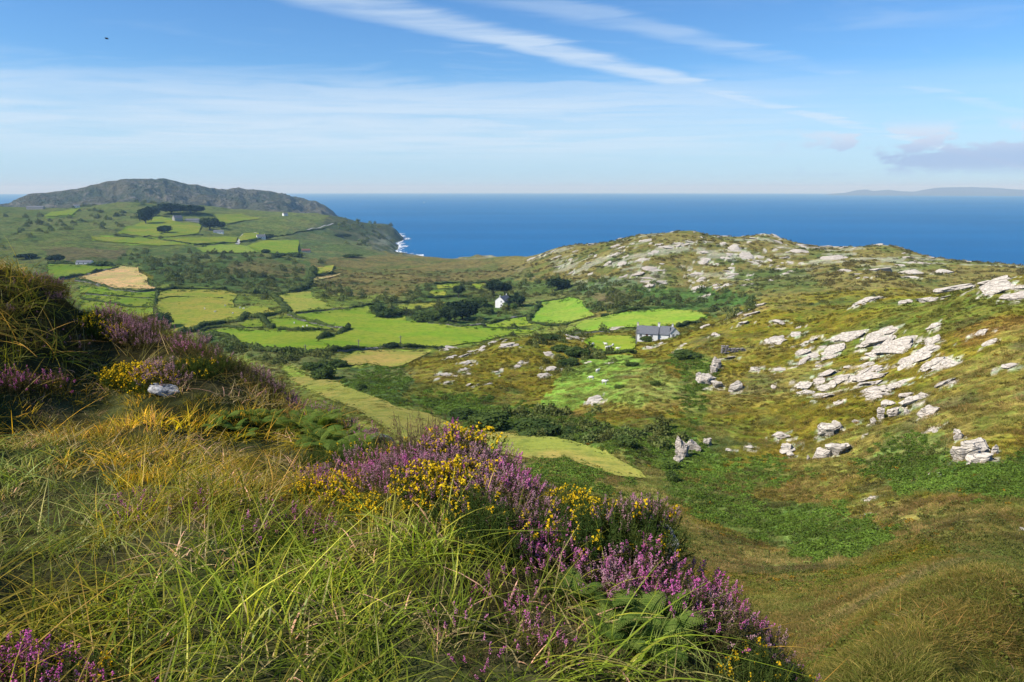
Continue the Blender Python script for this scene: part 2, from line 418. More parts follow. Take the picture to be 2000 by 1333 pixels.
# cover zones: colour, photograph outline, distance range, strength, relief multiplier
olive, heathb, scrubg = (0.165,0.130,0.017), (0.160,0.116,0.042), (0.090,0.120,0.034)
brack = (0.070,0.128,0.024)
ZONES = [
 ((0.165,0.205,0.036), [(130,555),(330,550),(620,560),(900,590),(1100,590),(1180,640),(1000,690),(800,700),(640,740),(400,720),(130,640)], (200, 760), 0.8),
 ((0.195,0.195,0.045), [(500,690),(640,720),(760,770),(900,820),(1150,860),(1300,930),(1300,990),(1100,960),(900,900),(700,880),(500,800)], (30, 280), 0.85),
 ((0.175,0.132,0.042), [(820,500),(1000,480),(1250,440),(1500,440),(2100,500),(2100,640),(1500,610),(1200,600),(1050,570),(820,560)], (450, 1500), 0.9),
 ((0.150,0.170,0.045), [(-100,395),(640,395),(660,520),(-100,540)], (700, 2600), 0.9),
 ((0.065,0.070,0.036), [(640,415),(800,430),(800,510),(690,470),(640,445)], (1200, 2800), 1.0),
 ((0.095,0.120,0.045), [(560,450),(640,445),(700,470),(760,500),(640,515),(560,500)], (1000, 2300), 0.8),
 (heathb, [(600,505),(830,495),(1050,520),(1000,560),(860,572),(700,575),(610,560)], (600, 1600), 0.9),
 ((0.165,0.120,0.055), [(80,490),(260,485),(240,505),(210,515),(90,505)], (700, 1500), 0.9),
 (scrubg, [(240,500),(300,488),(390,487),(460,492),(520,503),(600,508),(612,560),(560,575),(480,570),(400,562),(310,560),(290,540),(270,520),(235,515)], (500, 1300), 1.0),
 (heathb, [(440,520),(520,512),(590,520),(590,540),(500,545),(440,540)], (500, 1300), 0.8),
 (scrubg, [(385,655),(440,660),(500,688),(640,690),(665,702),(640,722),(600,716),(520,706),(440,700)], (200, 450), 1.0),
 ((0.070,0.110,0.030), [(640,725),(720,714),(790,718),(815,745),(770,795),(700,768),(660,750)], (130, 330), 1.0),
 ((0.060,0.100,0.028), [(840,560),(1060,545),(1180,545),(1180,600),(1050,600),(1030,640),(840,640),(720,620),(720,590)], (350, 900), 0.75),
 ((0.055,0.100,0.024), [(1130,560),(1200,545),(1300,560),(1400,568),(1490,590),(1400,614),(1300,606),(1200,612),(1150,604)], (380, 700), 1.0),
 ((0.140,0.085,0.055), [(1155,575),(1230,570),(1240,590),(1180,602)], (380, 700), 0.8),
 ((0.085,0.105,0.030), [(1420,525),(1560,525),(1600,560),(1440,575)], (400, 760), 0.8),
 (olive, [(850,690),(1000,650),(1150,655),(1180,700),(1090,770),(980,800),(860,790),(800,760)], (150, 330), 0.9),
 ((0.175,0.250,0.040), [(1060,800),(1080,750),(1110,710),(1170,690),(1230,697),(1290,720),(1330,745),(1340,775),(1240,795),(1150,775),(1110,805)], (130, 260), 0.95),
 ((0.20,0.20,0.042), [(1200,740),(1290,715),(1330,745),(1310,780),(1230,770)], (130, 260), 0.6),
 (brack, [(1320,690),(1400,700),(1380,760),(1370,850),(1330,800)], (100, 240), 0.6),
 (brack, [(800,770),(1000,790),(1200,830),(1350,850),(1420,900),(1300,925),(1100,860),(880,825)], (90, 200), 0.8),
 (brack, [(1285,935),(1360,948),(1480,980),(1580,986),(1660,1010),(1750,1044),(1720,1075),(1670,1094),(1580,1086),(1510,1066),(1440,1042),(1370,1006),(1300,968)], (50, 130), 1.0),
 ((0.060,0.115,0.022), [(1330,930),(1500,900),(1560,925),(1480,955),(1400,955)], (70, 140), 0.6),
 (brack, [(1690,905),(1740,850),(1850,850),(1860,900),(1950,900),(2100,860),(2100,975),(1850,965),(1760,955)], (60, 140), 1.0),
 ((0.215,0.190,0.050), [(1280,980),(1400,1040),(1520,1085),(1700,1105),(1560,1140),(1400,1110),(1290,1080)], (30, 90), 0.85),
 ((0.165,0.128,0.036), [(1650,985),(2100,960),(2100,1100),(1900,1100),(1750,1030)], (30, 110), 0.8),
 ((0.160,0.148,0.024), [(1500,1120),(2100,1080),(2100,1400),(1600,1400)], (4, 60), 0.8),
 ((0.21,0.105,0.030), [(1880,620),(2050,615),(2050,650),(1900,680),(1860,650)], (100, 260), 0.55),
 ((0.20,0.12,0.045), [(1430,598),(1490,585),(1495,605),(1450,625),(1425,620)], (200, 300), 0.8),
 ((0.17,0.12,0.035), [(1640,830),(1720,820),(1730,850),(1640,850)], (80, 200), 0.6),
]
wx, wy = warp_px(PX, PY, 3.0)
wx2, wy2 = warp_px(PX, PY, 9.0, 9)
fieldm = np.zeros(Z.shape)
for c, poly, lab in FIELDS:
    fieldm = np.maximum(fieldm, (in_poly(PX, PY, poly) & front & (rad > 60)).astype(float))
# relief of the rough ground
def band(wave, seed, octv=3):
    fade = sstep(wave / (rad * 0.0145), 1.2, 3.0)
    return fbm(GX / wave, GY / wave, seed, octv) * fade
rough = 0.10 * band(0.9, 1) * (1 - sstep(rad, 6, 13)) + 0.24 * band(4.0, 2) * sstep(rad, 45, 100) + 1.5 * band(15.0, 3) * sstep(rad, 40, 120) + 4.5 * band(55.0, 4) * sstep(rad, 200, 500) + 9 * band(160., 5, 4) * sstep(rad, 700, 1400)
hill2 = sstep(rad, 520, 620) * sstep(PX, 950, 1150) * (rad < 1300)
rid = np.abs(fbm(GX / 26. + GY / 60., GY / 70. - GX / 150., 31, 4))
rough = rough * (1 - 0.82 * hill2) + hill2 * (0.6 - 2.4 * rid) * sstep(rad, 520, 700)
cliff = sstep(-(Z), 95, 130) * sstep(rad, 1100, 1500)
rough = rough + cliff * 22 * (np.abs(fbm(GX / 70., GY / 70., 41, 4)) - 0.18)
fs = fieldm.copy()
for _ in range(3):      # soften the parcel mask
    fs = np.maximum(fs, 0.25 * (np.roll(fs, 1, 0) + np.roll(fs, -1, 0) + np.roll(fs, 1, 1) + np.roll(fs, -1, 1)))
rough = rough * (1 - 0.88 * np.clip(fs, 0, 1))
rough = rough * (1 - 0.75 * sstep(PX, 1150, 1350) * (1 - sstep(rad, 75, 110)) * sstep(rad, 6, 12))
rough = np.where(front, rough, rough * 0.3)
ZG = Z + rough

# land cover colours
cv0 = np.empty(Z.shape + (3,)); cv0[:] = olive
nz = fbm(GX / 30., GY / 30., 21, 4)[..., None]
nzs = fbm(GX / 7., GY / 7., 22, 3)[..., None]
near = sstep(rad, 14, 22)[..., None]
cv0 = np.array((0.060, 0.052, 0.022)) * (1 - near) + cv0 * near
for c, poly, (ra, rb), st in ZONES:
    inside = in_poly(wx2, wy2, poly) & front & (rad > ra) & (rad < rb)
    cv0[inside] = cv0[inside] * (1 - st) + np.array(c) * st
green = np.array((0.085, 0.120, 0.030)); straw = np.array((0.21, 0.175, 0.060)); dark = np.array((0.055, 0.056, 0.022))
wild = (1 - fieldm)[..., None] * near
cv0 = cv0 + wild * (np.clip(nz * 1.6, 0, 0.5) * (green - cv0) + np.clip(-nz * 1.4 - 0.1, 0, 0.45) * (straw - cv0) + np.clip(nzs * 1.7 - 0.25, 0, 0.55) * (dark - cv0))
for c, poly, lab in FIELDS:
    inside = in_poly(wx, wy, poly) & front & (rad > 60)
    cv0[inside] = c
# bare rock: streaks on the hill by the sea, and sea cliffs
rockn = fbm(GX / 34. + GY / 22., GY / 26. - GX / 50., 61, 5, 0.6)
rk = hill2 * sstep(rockn + 0.10 * sstep(PY, 545, 470), 0.25, 0.33) * sstep(wy2, 600, 560)
rk = np.maximum(rk, cliff * sstep(fbm(GX / 40., GY / 40., 71, 4), -0.05, 0.2))
cv0 = cv0 * (1 - rk[..., None] * 0.5) + np.array((0.36, 0.33, 0.27)) * rk[..., None] * 0.5
cv0 = np.clip(cv0, 0.005, 0.9)

nth = len(TH)
verts = np.stack([GX, GY, ZG + CAMZ], -1).reshape(-1, 3)
ii, jj = np.meshgrid(np.arange(nth), np.arange(NR - 1), indexing='ij')
i2 = (ii + 1) % nth
quads = np.stack([ii * NR + jj, ii * NR + jj + 1, i2 * NR + jj + 1, i2 * NR + jj], -1).reshape(-1, 4)
# close the small hole under the camera
verts = np.concatenate([verts, [[0, 0, CAMZ - 1.66]]]); ci = len(verts) - 1
cap = np.stack([np.full(nth, ci), np.arange(nth) * NR, ((np.arange(nth) + 1) % nth) * NR, np.full(nth, ci)], -1)
fr = np.concatenate([quads, cap[:, [0, 1, 2, 2]]])

def ground_mat():
    m = bpy.data.materials.new('ground_cover'); m.use_nodes = True
    m.node_tree.nodes.clear(); g = NT(m.node_tree)
    at = g.new('ShaderNodeAttribute', attribute_name='cover')
    geo = g.new('ShaderNodeNewGeometry'); P = geo.outputs['Position']
    n1 = g.noise(P, 0.9, 5, 0.62); n2 = g.noise(P, 0.16, 5, 0.6); n3 = g.noise(P, 4.0, 4, 0.6)
    f = g.math('MULTIPLY', g.ramp(n1, 0.25, 0.75, 0.5, 1.5), g.ramp(n2, 0.28, 0.72, 0.66, 1.36))
    f = g.math('MULTIPLY', f, g.ramp(n3, 0.2, 0.8, 0.6, 1.42))
    c = g.vmath('MULTIPLY', at.outputs['Color'], g.new('ShaderNodeCombineXYZ', i_0=f, i_1=f, i_2=f).outputs[0])
    tint = g.mix(g.ramp(g.noise(P, 0.4, 4, 0.6), 0.42, 0.66), (1.0, 1.0, 1.0), (0.80, 1.10, 0.85))
    c = g.mix(1.0, c, tint, 'MULTIPLY')
    bh = g.math('ADD', g.math('MULTIPLY', n1, 0.6), g.math('MULTIPLY', n3, 0.22))
    bh = g.math('ADD', bh, g.math('MULTIPLY', n2, 2.2))
    bmp = g.new('ShaderNodeBump', i_Strength=0.8, i_Distance=0.45, i_Height=bh)
    d = g.new('ShaderNodeBsdfDiffuse', i_Color=c, i_Roughness=1.0, i_Normal=bmp.outputs[0])
    g.new('ShaderNodeOutputMaterial', i_Surface=d.outputs[0])
    return m
gmesh = mesh_np('ground', verts, fr[:0], None)
bpy.data.meshes.remove(gmesh)
gmesh = bpy.data.meshes.new('ground')
gmesh.vertices.add(len(verts)); gmesh.vertices.foreach_set('co', verts.astype(np.float32).ravel())
nq = len(quads); lp = np.concatenate([quads.ravel(), cap[:, :3].ravel()]).astype(np.int32)
gmesh.loops.add(len(lp)); gmesh.loops.foreach_set('vertex_index', lp)
gmesh.polygons.add(nq + nth)
gmesh.polygons.foreach_set('loop_start', np.concatenate([np.arange(nq) * 4, nq * 4 + np.arange(nth) * 3]).astype(np.int32))
gmesh.polygons.foreach_set('loop_total', np.concatenate([np.full(nq, 4), np.full(nth, 3)]).astype(np.int32))
gmesh.polygons.foreach_set('use_smooth', np.ones(nq + nth, bool))
gmesh.update(calc_edges=True)
ca = gmesh.attributes.new('cover', 'FLOAT_COLOR', 'POINT')
cc = np.ones((len(verts), 4), np.float32); cc[:-1, :3] = cv0.reshape(-1, 3); cc[-1, :3] = (0.06, 0.05, 0.02)
ca.data.foreach_set('color', cc.ravel())
gmesh.materials.append(ground_mat())
ground = new_obj('ground', gmesh)
tag(ground, 'rough olive and brown moorland hillsides falling to the valley and the sea', None, None, 'structure')

DLR = LR[1] - LR[0]
NF = len(th_f)
DTH = th_f[1] - th_f[0]
ZFIN = ZG[:NF] + CAMZ
def ground_z(x, y):
    x = np.asarray(x, float); y = np.asarray(y, float)
    t = np.degrees(np.arctan2(x, y)); r = np.maximum(np.hypot(x, y), R0 * 1.001)
    a = np.clip((t + TH_MAX) / DTH, 0, NF - 1.001); b = np.clip((np.log(r) - LR[0]) / DLR, 0, NR - 1.001)
    i = a.astype(int); j = b.astype(int); fa = a - i; fb = b - j
    return (ZFIN[i, j] * (1 - fa) + ZFIN[i + 1, j] * fa) * (1 - fb) + (ZFIN[i, j + 1] * (1 - fa) + ZFIN[i + 1, j + 1] * fa) * fb
def hit(px, py, rmin=60.0, rmax=4000.0):
    """first point of the ground seen through a pixel, at or beyond a distance"""
    X, Y, Zs = pix_dir(px, py)
    r = np.exp(np.linspace(math.log(rmin), math.log(rmax), 2600))
    gz = ground_z(X * r, Y * r); rz = CAMZ + Zs * r
    below = np.nonzero(rz <= gz)[0]
    if len(below) == 0:
        k = int(np.argmin(rz - gz))     # nearest approach: just past a crest
    else:
        k = int(below[0])
    if k > 0 and len(below):
        d0 = rz[k - 1] - gz[k - 1]; d1 = gz[k] - rz[k]
        t = d0 / (d0 + d1 + 1e-9); rr = r[k - 1] * (1 - t) + r[k] * t
    else:
        rr = r[k]
    x, y = X * rr, Y * rr
    return Vector((float(x), float(y), float(ground_z(x, y)))), float(rr)
def ground_n(x, y, e=1.0):
    a = ground_z(x + e, y) - ground_z(x - e, y); b = ground_z(x, y + e) - ground_z(x, y - e)
    return Vector((-float(a) / (2 * e), -float(b) / (2 * e), 1.0)).normalized()

# ------------------------------------------------------------------ sea
def sea_mat():
    m = bpy.data.materials.new('sea_water'); m.use_nodes = True
    m.node_tree.nodes.clear(); g = NT(m.node_tree)
    P = g.new('ShaderNodeNewGeometry').outputs['Position']
    mp = g.new('ShaderNodeMapping', i_Vector=P); mp.inputs['Scale'].default_value = (0.6, 1.6, 1)
    big = g.noise(mp.outputs[0], 0.0012, 4, 0.55); mid = g.noise(mp.outputs[0], 0.011, 5, 0.65); sm = g.noise(mp.outputs[0], 0.09, 4, 0.6)
    c = g.mix(g.ramp(big, 0.35, 0.65), (0.003, 0.098, 0.250), (0.005, 0.120, 0.295))
    c = g.mix(g.ramp(mid, 0.55, 0.75, 0.0, 0.35), c, (0.010, 0.135, 0.31))
    caps = g.ramp(g.math('ADD', sm, g.math('MULTIPLY', mid, 0.25)), 0.80, 0.86, 0.0, 0.5)
    c = g.mix(caps, c, (0.5, 0.6, 0.65))
    bm = g.new('ShaderNodeBump', i_Strength=0.6, i_Distance=3.0, i_Height=g.math('ADD', sm, mid))
    b = g.new('ShaderNodeBsdfPrincipled', i_Base_Color=c, i_Roughness=0.55, i_IOR=1.33, i_Normal=bm.outputs[0])
    b.inputs['Specular IOR Level'].default_value = 0.16
    g.new('ShaderNodeOutputMaterial', i_Surface=b.outputs[0])
    return m
aa = np.radians(np.arange(0, 360, 3.0)); rs = np.array([300, 900, 1500, 2500, 4500, 9000, 16000, SEA_R])
sv = np.stack([np.outer(rs, np.sin(aa)), np.outer(rs, np.cos(aa)), np.zeros((len(rs), len(aa)))], -1).reshape(-1, 3)
na = len(aa); a, b = np.meshgrid(np.arange(len(rs) - 1), np.arange(na), indexing='ij'); b2 = (b + 1) % na
sq = np.stack([a * na + b, a * na + b2, (a + 1) * na + b2, (a + 1) * na + b], -1).reshape(-1, 4)[:, ::-1]
sea = new_obj('sea', mesh_np('sea', sv, sq, sea_mat(), True))
tag(sea, 'deep blue sea reaching to the pale horizon', None, None, 'structure')

# ------------------------------------------------------------------ far hill and far shore
def far_land(name, prof, rc, r_front, z_front, r_back, label, colr, amp, wave, nu=420, nv=70, seed=5):
    prof = np.array(prof, float)
    us = np.linspace(prof[0, 0], prof[-1, 0], nu)
    rows = np.interp(us, prof[:, 0], prof[:, 1])
    X, Y, Zs = pix_dir(us, rows)
    rc = np.interp(us, [p[0] for p in rc], [p[1] for p in rc])
    zc = Zs * rc + CAMZ
    vs = np.linspace(-1, 1, nv)
    V = []
    for v in vs:
        if v < 0:
            t = 1 + v; r = rc + (r_front - rc) * (-v); s = t ** 0.75
            z = z_front + (zc - z_front) * s
        else:
            r = rc + (r_back - rc) * v; s = (1 - v) ** 1.3
            z = -20 + (zc + 20) * s
        x, y = X * r, Y * r
        m = (1 - np.abs(v) ** 6) * (np.clip(abs(v) * 5, 0.25, 1))
        k = np.clip((zc - z_front * 0 - 2) / 60., 0.1, 1.0)
        rg = np.abs(fbm(x / wave, y / wave, seed, 5, 0.55)) * 2 - 0.35
        z = z - amp * m * k * rg
        V.append(np.stack([x, y, z], -1))
    V = np.array(V).reshape(-1, 3)
    a, b = np.meshgrid(np.arange(nv - 1), np.arange(nu - 1), indexing='ij')
    q = np.stack([a * nu + b, a * nu + b + 1, (a + 1) * nu + b + 1, (a + 1) * nu + b], -1).reshape(-1, 4)
    m = bpy.data.materials.new(name + '_cover'); m.use_nodes = True; m.node_tree.nodes.clear(); g = NT(m.node_tree)
    geo = g.new('ShaderNodeNewGeometry'); P = geo.outputs['Position']
    n1 = g.noise(P, 0.006, 5, 0.6); n2 = g.noise(P, 0.03, 5, 0.65)
    c = g.mix(g.ramp(n1, 0.38, 0.64), colr[0], colr[1])
    c = g.mix(g.ramp(n2, 0.50, 0.66), c, colr[2])
    bm = g.new('ShaderNodeBump', i_Strength=1.0, i_Distance=45.0, i_Height=g.math('ADD', n2, n1))
    d = g.new('ShaderNodeBsdfDiffuse', i_Color=c, i_Normal=bm.outputs[0])
    g.new('ShaderNodeOutputMaterial', i_Surface=d.outputs[0])
    o = new_obj(name, mesh_np(name, V, q, m, True))
    return tag(o, label, None, None, 'structure')
HILLP = [(-160,410),(-60,404),(0,401),(15,398),(35,388),(55,380),(100,376),(150,370),(195,358),(210,353),(240,349),(280,349),(300,350),(320,347),(345,353),(370,360),(385,360),(410,366),(440,369),(465,365),(480,370),(500,371),(530,373),(555,376),(575,384),(600,390),(620,394),(635,402),(650,412),(656,419),(664,425)]
far_land('hill', HILLP, [(-160, 3500), (300, 3700), (560, 4000), (664, 4200)], 2500, 28.0, 4800,
         'grey green craggy headland hill on the far left against the sky', ((0.052,0.066,0.034), (0.110,0.100,0.058), (0.170,0.155,0.120)), 44.0, 210.0)
ISLE = [(1590,384),(1620,379),(1650,377),(1672,372),(1690,370),(1705,373),(1735,371),(1760,374),(1785,375),(1805,371),(1830,367),(1860,366),(1900,365),(1930,366),(1965,369),(2000,371),(2060,369),(2140,374),(2260,380)]
far_land('distant_headland', ISLE, [(1590, 22500), (2260, 22500)], 20500, -5.0, 25000,
         'faint blue headland across the bay at the horizon on the far right', ((0.10,0.11,0.09), (0.14,0.13,0.11), (0.18,0.17,0.15)), 60.0, 1300.0, 300, 30, 9)

# ------------------------------------------------------------------ air
hm = bpy.data.materials.new('haze'); hm.use_nodes = True; hm.node_tree.nodes.clear(); g = NT(hm.node_tree)
pv = g.new('ShaderNodeVolumePrincipled', i_Color=(0.44, 0.73, 1.0), i_Density=7.5e-5, i_Anisotropy=0.0)
pv.inputs['Absorption Color'].default_value = (1, 1, 1, 1)
g.new('ShaderNodeOutputMaterial', i_Volume=pv.outputs[0])
hb = SEA_R * 1.02; z0, z1 = -75.0, 290.0
hv = [(x, y, z) for z in (z0, z1) for y in (-hb, hb) for x in (-hb, hb)]
haze = new_obj('haze', poly_mesh('haze', hv, [(0, 2, 3, 1), (4, 5, 7, 6), (0, 1, 5, 4), (2, 6, 7, 3), (0, 4, 6, 2), (1, 3, 7, 5)], hm))
tag(haze, 'thin pale sea haze filling the air', None, None, 'stuff')
# ------------------------------------------------------------------ materials shared by things
def simple_mat(name, c, rough=0.9, var=0.25, scale=3.0, c2=None, bump=0.0, spec=0.3):
    m = bpy.data.materials.new(name); m.use_nodes = True; m.node_tree.nodes.clear(); g = NT(m.node_tree)
    P = g.new('ShaderNodeTexCoord').outputs['Object']
    n = g.noise(P, scale, 5, 0.6)
    c2 = c2 or tuple(x * (1 - var) for x in c)
    cc = g.mix(g.ramp(n, 0.3, 0.7), c, c2)
    b = g.new('ShaderNodeBsdfPrincipled', i_Base_Color=cc, i_Roughness=rough)
    b.inputs['Specular IOR Level'].default_value = spec
    if bump:
        g.put(b.inputs['Normal'], g.new('ShaderNodeBump', i_Strength=0.8, i_Distance=bump, i_Height=n).outputs[0])
    g.new('ShaderNodeOutputMaterial', i_Surface=b.outputs[0])
    return m
def leaf_mat(name, c, c2, trans=0.3, scale=0.6, inst=False, rnd=0.35, spec=False):
    """foliage: two tones mixed by position and by plant, light passing through the leaf"""
    m = bpy.data.materials.new(name); m.use_nodes = True; m.node_tree.nodes.clear(); g = NT(m.node_tree)
    P = g.new('ShaderNodeNewGeometry').outputs['Position']
    oi = g.new('ShaderNodeObjectInfo')
    f = g.math('ADD', g.ramp(g.noise(P, scale, 3, 0.6), 0.3, 0.7), g.math('MULTIPLY', g.math('SUBTRACT', oi.outputs['Random'], 0.5), rnd * 2), True)
    if inst:
        a = g.new('ShaderNodeAttribute', attribute_type='INSTANCER', attribute_name='tone')
        at = g.new('ShaderNodeAttribute', attribute_type='GEOMETRY', attribute_name='shade')
        cc = g.mix(1.0, a.outputs['Color'], at.outputs['Color'], 'MULTIPLY')
        cc = g.mix(g.math('MULTIPLY', f, 0.35), cc, c2)
    else:
        cc = g.mix(f, c, c2)
    d = g.new('ShaderNodeBsdfDiffuse', i_Color=cc)
    t = g.new('ShaderNodeBsdfTranslucent', i_Color=g.mix(1.0, cc, (1.25, 1.3, 0.6), 'MULTIPLY'))
    s = g.new('ShaderNodeMixShader', i_0=trans, i_1=d.outputs[0], i_2=t.outputs[0]).outputs[0]
    if spec:
        gl = g.new('ShaderNodeBsdfGlossy', i_Color=(1, 1, 1), i_Roughness=0.45)
        s = g.new('ShaderNodeMixShader', i_0=spec, i_1=s, i_2=gl.outputs[0]).outputs[0]
    g.new('ShaderNodeOutputMaterial', i_Surface=s)
    return m
def field_mat(c, k):
    m = bpy.data.materials.new('pasture'); m.use_nodes = True; m.node_tree.nodes.clear(); g = NT(m.node_tree)
    P = g.new('ShaderNodeNewGeometry').outputs['Position']
    n1 = g.noise(P, 0.035, 5, 0.62); n2 = g.noise(P, 0.35, 4, 0.6); n3 = g.noise(P, 0.012, 2, 0.5)
    mp = g.new('ShaderNodeMapping', i_Vector=P); mp.inputs['Rotation'].default_value = (0, 0, k * 0.7); mp.inputs['Scale'].default_value = (0.05, 0.9, 1)
    n4 = g.noise(mp.outputs[0], 1.0, 3, 0.6)
    cy = (c[0] * 1.5, c[1] * 1.02, c[2] * 1.6); cd = (c[0] * 0.50, c[1] * 0.58, c[2] * 0.7)
    cc = g.mix(g.ramp(n1, 0.36, 0.62), c, cy)
    cc = g.mix(g.ramp(n2, 0.44, 0.70, 0.0, 0.75), cc, cd)
    cc = g.mix(g.ramp(n4, 0.5, 0.72, 0.0, 0.35), cc, cd)
    cc = g.mix(g.ramp(n3, 0.5, 0.7, 0.0, 0.4), cc, cd)
    n5 = g.noise(P, 1.6, 4, 0.65); cc = g.mix(g.ramp(n5, 0.42, 0.72, 0.0, 0.55), cc, cd)
    n2 = g.math('ADD', n2, g.math('MULTIPLY', n5, 0.5))
    b = g.new('ShaderNodeBump', i_Strength=0.6, i_Distance=0.5, i_Height=n2)
    d = g.new('ShaderNodeBsdfDiffuse', i_Color=cc, i_Roughness=1.0, i_Normal=b.outputs[0])
    g.new('ShaderNodeOutputMaterial', i_Surface=d.outputs[0])
    return m
EXAG = 1.08
# ------------------------------------------------------------------ fields: turf sheets with an earth edge, draped on the ground
def make_field(c, poly, label, k):
    w3 = []
    P = np.array(poly, float)
    # densify the outline in the picture, then drop it to the ground
    dens = []
    for a, b in zip(P, np.roll(P, -1, 0)):
        m = max(1, int(np.hypot(*(b - a)) / 5))
        for t in range(m): dens.append(a + (b - a) * t / m)
    rmin = 85.0
    dens = [d + 3.0 * np.array((fbm(np.array([d[0] / 9.]), np.array([d[1] / 9.]), 3 + k, 3)[0], 0.6 * fbm(np.array([d[0] / 9.]), np.array([d[1] / 9.]), 63 + k, 3)[0])) for d in dens]
    for px, py in dens:
        p, r = hit(px, py, rmin, 2400)
        w3.append((p.x, p.y, r))
    w3 = np.array(w3)
    rr = w3[:, 2]; med = np.median(rr)
    ok = (rr < med * 1.9) & (rr > med / 1.9)
    w3 = w3[ok]
    xy = w3[:, :2]; n = len(xy)
    step = max(1.2, med * 0.011)
    lo, hi = xy.min(0), xy.max(0)
    gx, gy = np.meshgrid(np.arange(lo[0], hi[0], step), np.arange(lo[1], hi[1], step))
    gx = gx.ravel(); gy = gy.ravel()
    ins = in_poly(gx, gy, xy)
    gx, gy = gx[ins], gy[ins]
    co = [Vector((float(x), float(y))) for x, y in xy] + [Vector((float(x), float(y))) for x, y in zip(gx, gy)]
    vv, ee, ff, _, _, _ = delaunay_2d_cdt(co, [(i, (i + 1) % n) for i in range(n)], [list(range(n))], 1, 1e-4)
    vx = np.array([v.x for v in vv]); vy = np.array([v.y for v in vv])
    lift = 0.05 + med * 0.0007
    # keep the sheet above the ground mesh between its own points
    vz = ground_z(vx, vy)
    for dx, dy in ((step / 2, 0), (-step / 2, 0), (0, step / 2), (0, -step / 2)):
        vz = np.maximum(vz, 0.5 * vz + 0.5 * ground_z(vx + dx, vy + dy))
    V = [(x, y, z + lift) for x, y, z in zip(vx, vy, vz)]
    o = new_obj('field', poly_mesh('field', V, ff, field_mat(c, k), True))
    return tag(o, label, None, 'fields and paddocks of the valley', 'structure')
for k, (c, poly, label) in enumerate(FIELDS):
    make_field(tuple(x * EXAG for x in c), poly, label, k)

# ------------------------------------------------------------------ leaf clouds, bushes, hedges, trees
def leaf_quads(cen, size, jit=0.5, flat=0.0):
    """one small folded leaf spray (a bent quad) at each centre, turned at random"""
    cen = np.asarray(cen, float); n = len(cen)
    a = rng.normal(size=(n, 3)); a[:, 2] *= (1 - flat); a /= np.linalg.norm(a, axis=1)[:, None]
    b = rng.normal(size=(n, 3)); b -= a * (a * b).sum(1)[:, None]; b /= np.linalg.norm(b, axis=1)[:, None]
    s = size * (1 - jit / 2 + jit * rng.random(n))[:, None]
    q = np.stack([cen - a * s, cen + b * s * 0.55, cen + a * s, cen - b * s * 0.55], 1).reshape(-1, 3)
    return q, np.arange(4 * n).reshape(-1, 4)
class Geo:
    def __init__(s): s.v = []; s.f = []; s.n = 0
    def add(s, v, f):
        s.v.append(np.asarray(v, float)); f = np.asarray(f, int)
        if f.shape[1] == 3: f = np.concatenate([f, f[:, 2:3]], 1)
        s.f.append(f + s.n); s.n += len(v)
    def mesh(s, name, mat, smooth=False):
        v = np.concatenate(s.v); f = np.concatenate(s.f)
        tri = f[:, 2] == f[:, 3]
        if tri.any():
            q = f[~tri]; t = f[tri][:, :3]
            me = bpy.data.meshes.new(name)
            me.vertices.add(len(v)); me.vertices.foreach_set('co', v.astype(np.float32).ravel())
            lp = np.concatenate([q.ravel(), t.ravel()]).astype(np.int32)
            me.loops.add(len(lp)); me.loops.foreach_set('vertex_index', lp)
            me.polygons.add(len(q) + len(t))
            me.polygons.foreach_set('loop_start', np.concatenate([np.arange(len(q)) * 4, len(q) * 4 + np.arange(len(t)) * 3]).astype(np.int32))
            me.polygons.foreach_set('loop_total', np.concatenate([np.full(len(q), 4), np.full(len(t), 3)]).astype(np.int32))
            me.polygons.foreach_set('use_smooth', np.full(len(q) + len(t), smooth, bool))
            if mat: me.materials.append(mat)
            me.update(calc_edges=True)
            return me
        return mesh_np(name, v, f, mat, smooth)
def tube(path, radii, sides=6):
    path = [Vector(p) for p in path]; V = []; F = []
    for i, p in enumerate(path):
        d = (path[min(i + 1, len(path) - 1)] - path[max(i - 1, 0)]).normalized()
        u = d.orthogonal().normalized(); v = d.cross(u)
        for k in range(sides):
            a = 2 * math.pi * k / sides
            V.append(p + (u * math.cos(a) + v * math.sin(a)) * radii[i])
    for i in range(len(path) - 1):
        for k in range(sides):
            k2 = (k + 1) % sides
            F.append((i * sides + k, i * sides + k2, (i + 1) * sides + k2, (i + 1) * sides + k))
    F.append(tuple([(len(path) - 1) * sides + k for k in (0, 1, 2, 3)]))
    return np.array([tuple(v) for v in V]), np.array([f if len(f) == 4 else (*f, f[-1]) for f in F])
def ico(sub=2):
    bm = bmesh.new(); bmesh.ops.create_icosphere(bm, subdivisions=sub, radius=1.0)
    v = np.array([tuple(x.co) for x in bm.verts]); f = np.array([[x.index for x in t.verts] for t in bm.faces]); bm.free()
    return v, f
ICO1, ICO2, ICO3 = ico(1), ico(2), ico(3)
def lump(center, radii, seed, sub=2, amp=0.35, wave=1.3):
    v, f = (ICO1, ICO2, ICO3)[sub - 1]
    k = np.array([1 + amp * (mnoise.noise(Vector(p) * wave + Vector((seed * 7.1, seed * 3.3, 1.7))) ) for p in v])
    return v * k[:, None] * np.asarray(radii) + np.asarray(center), f

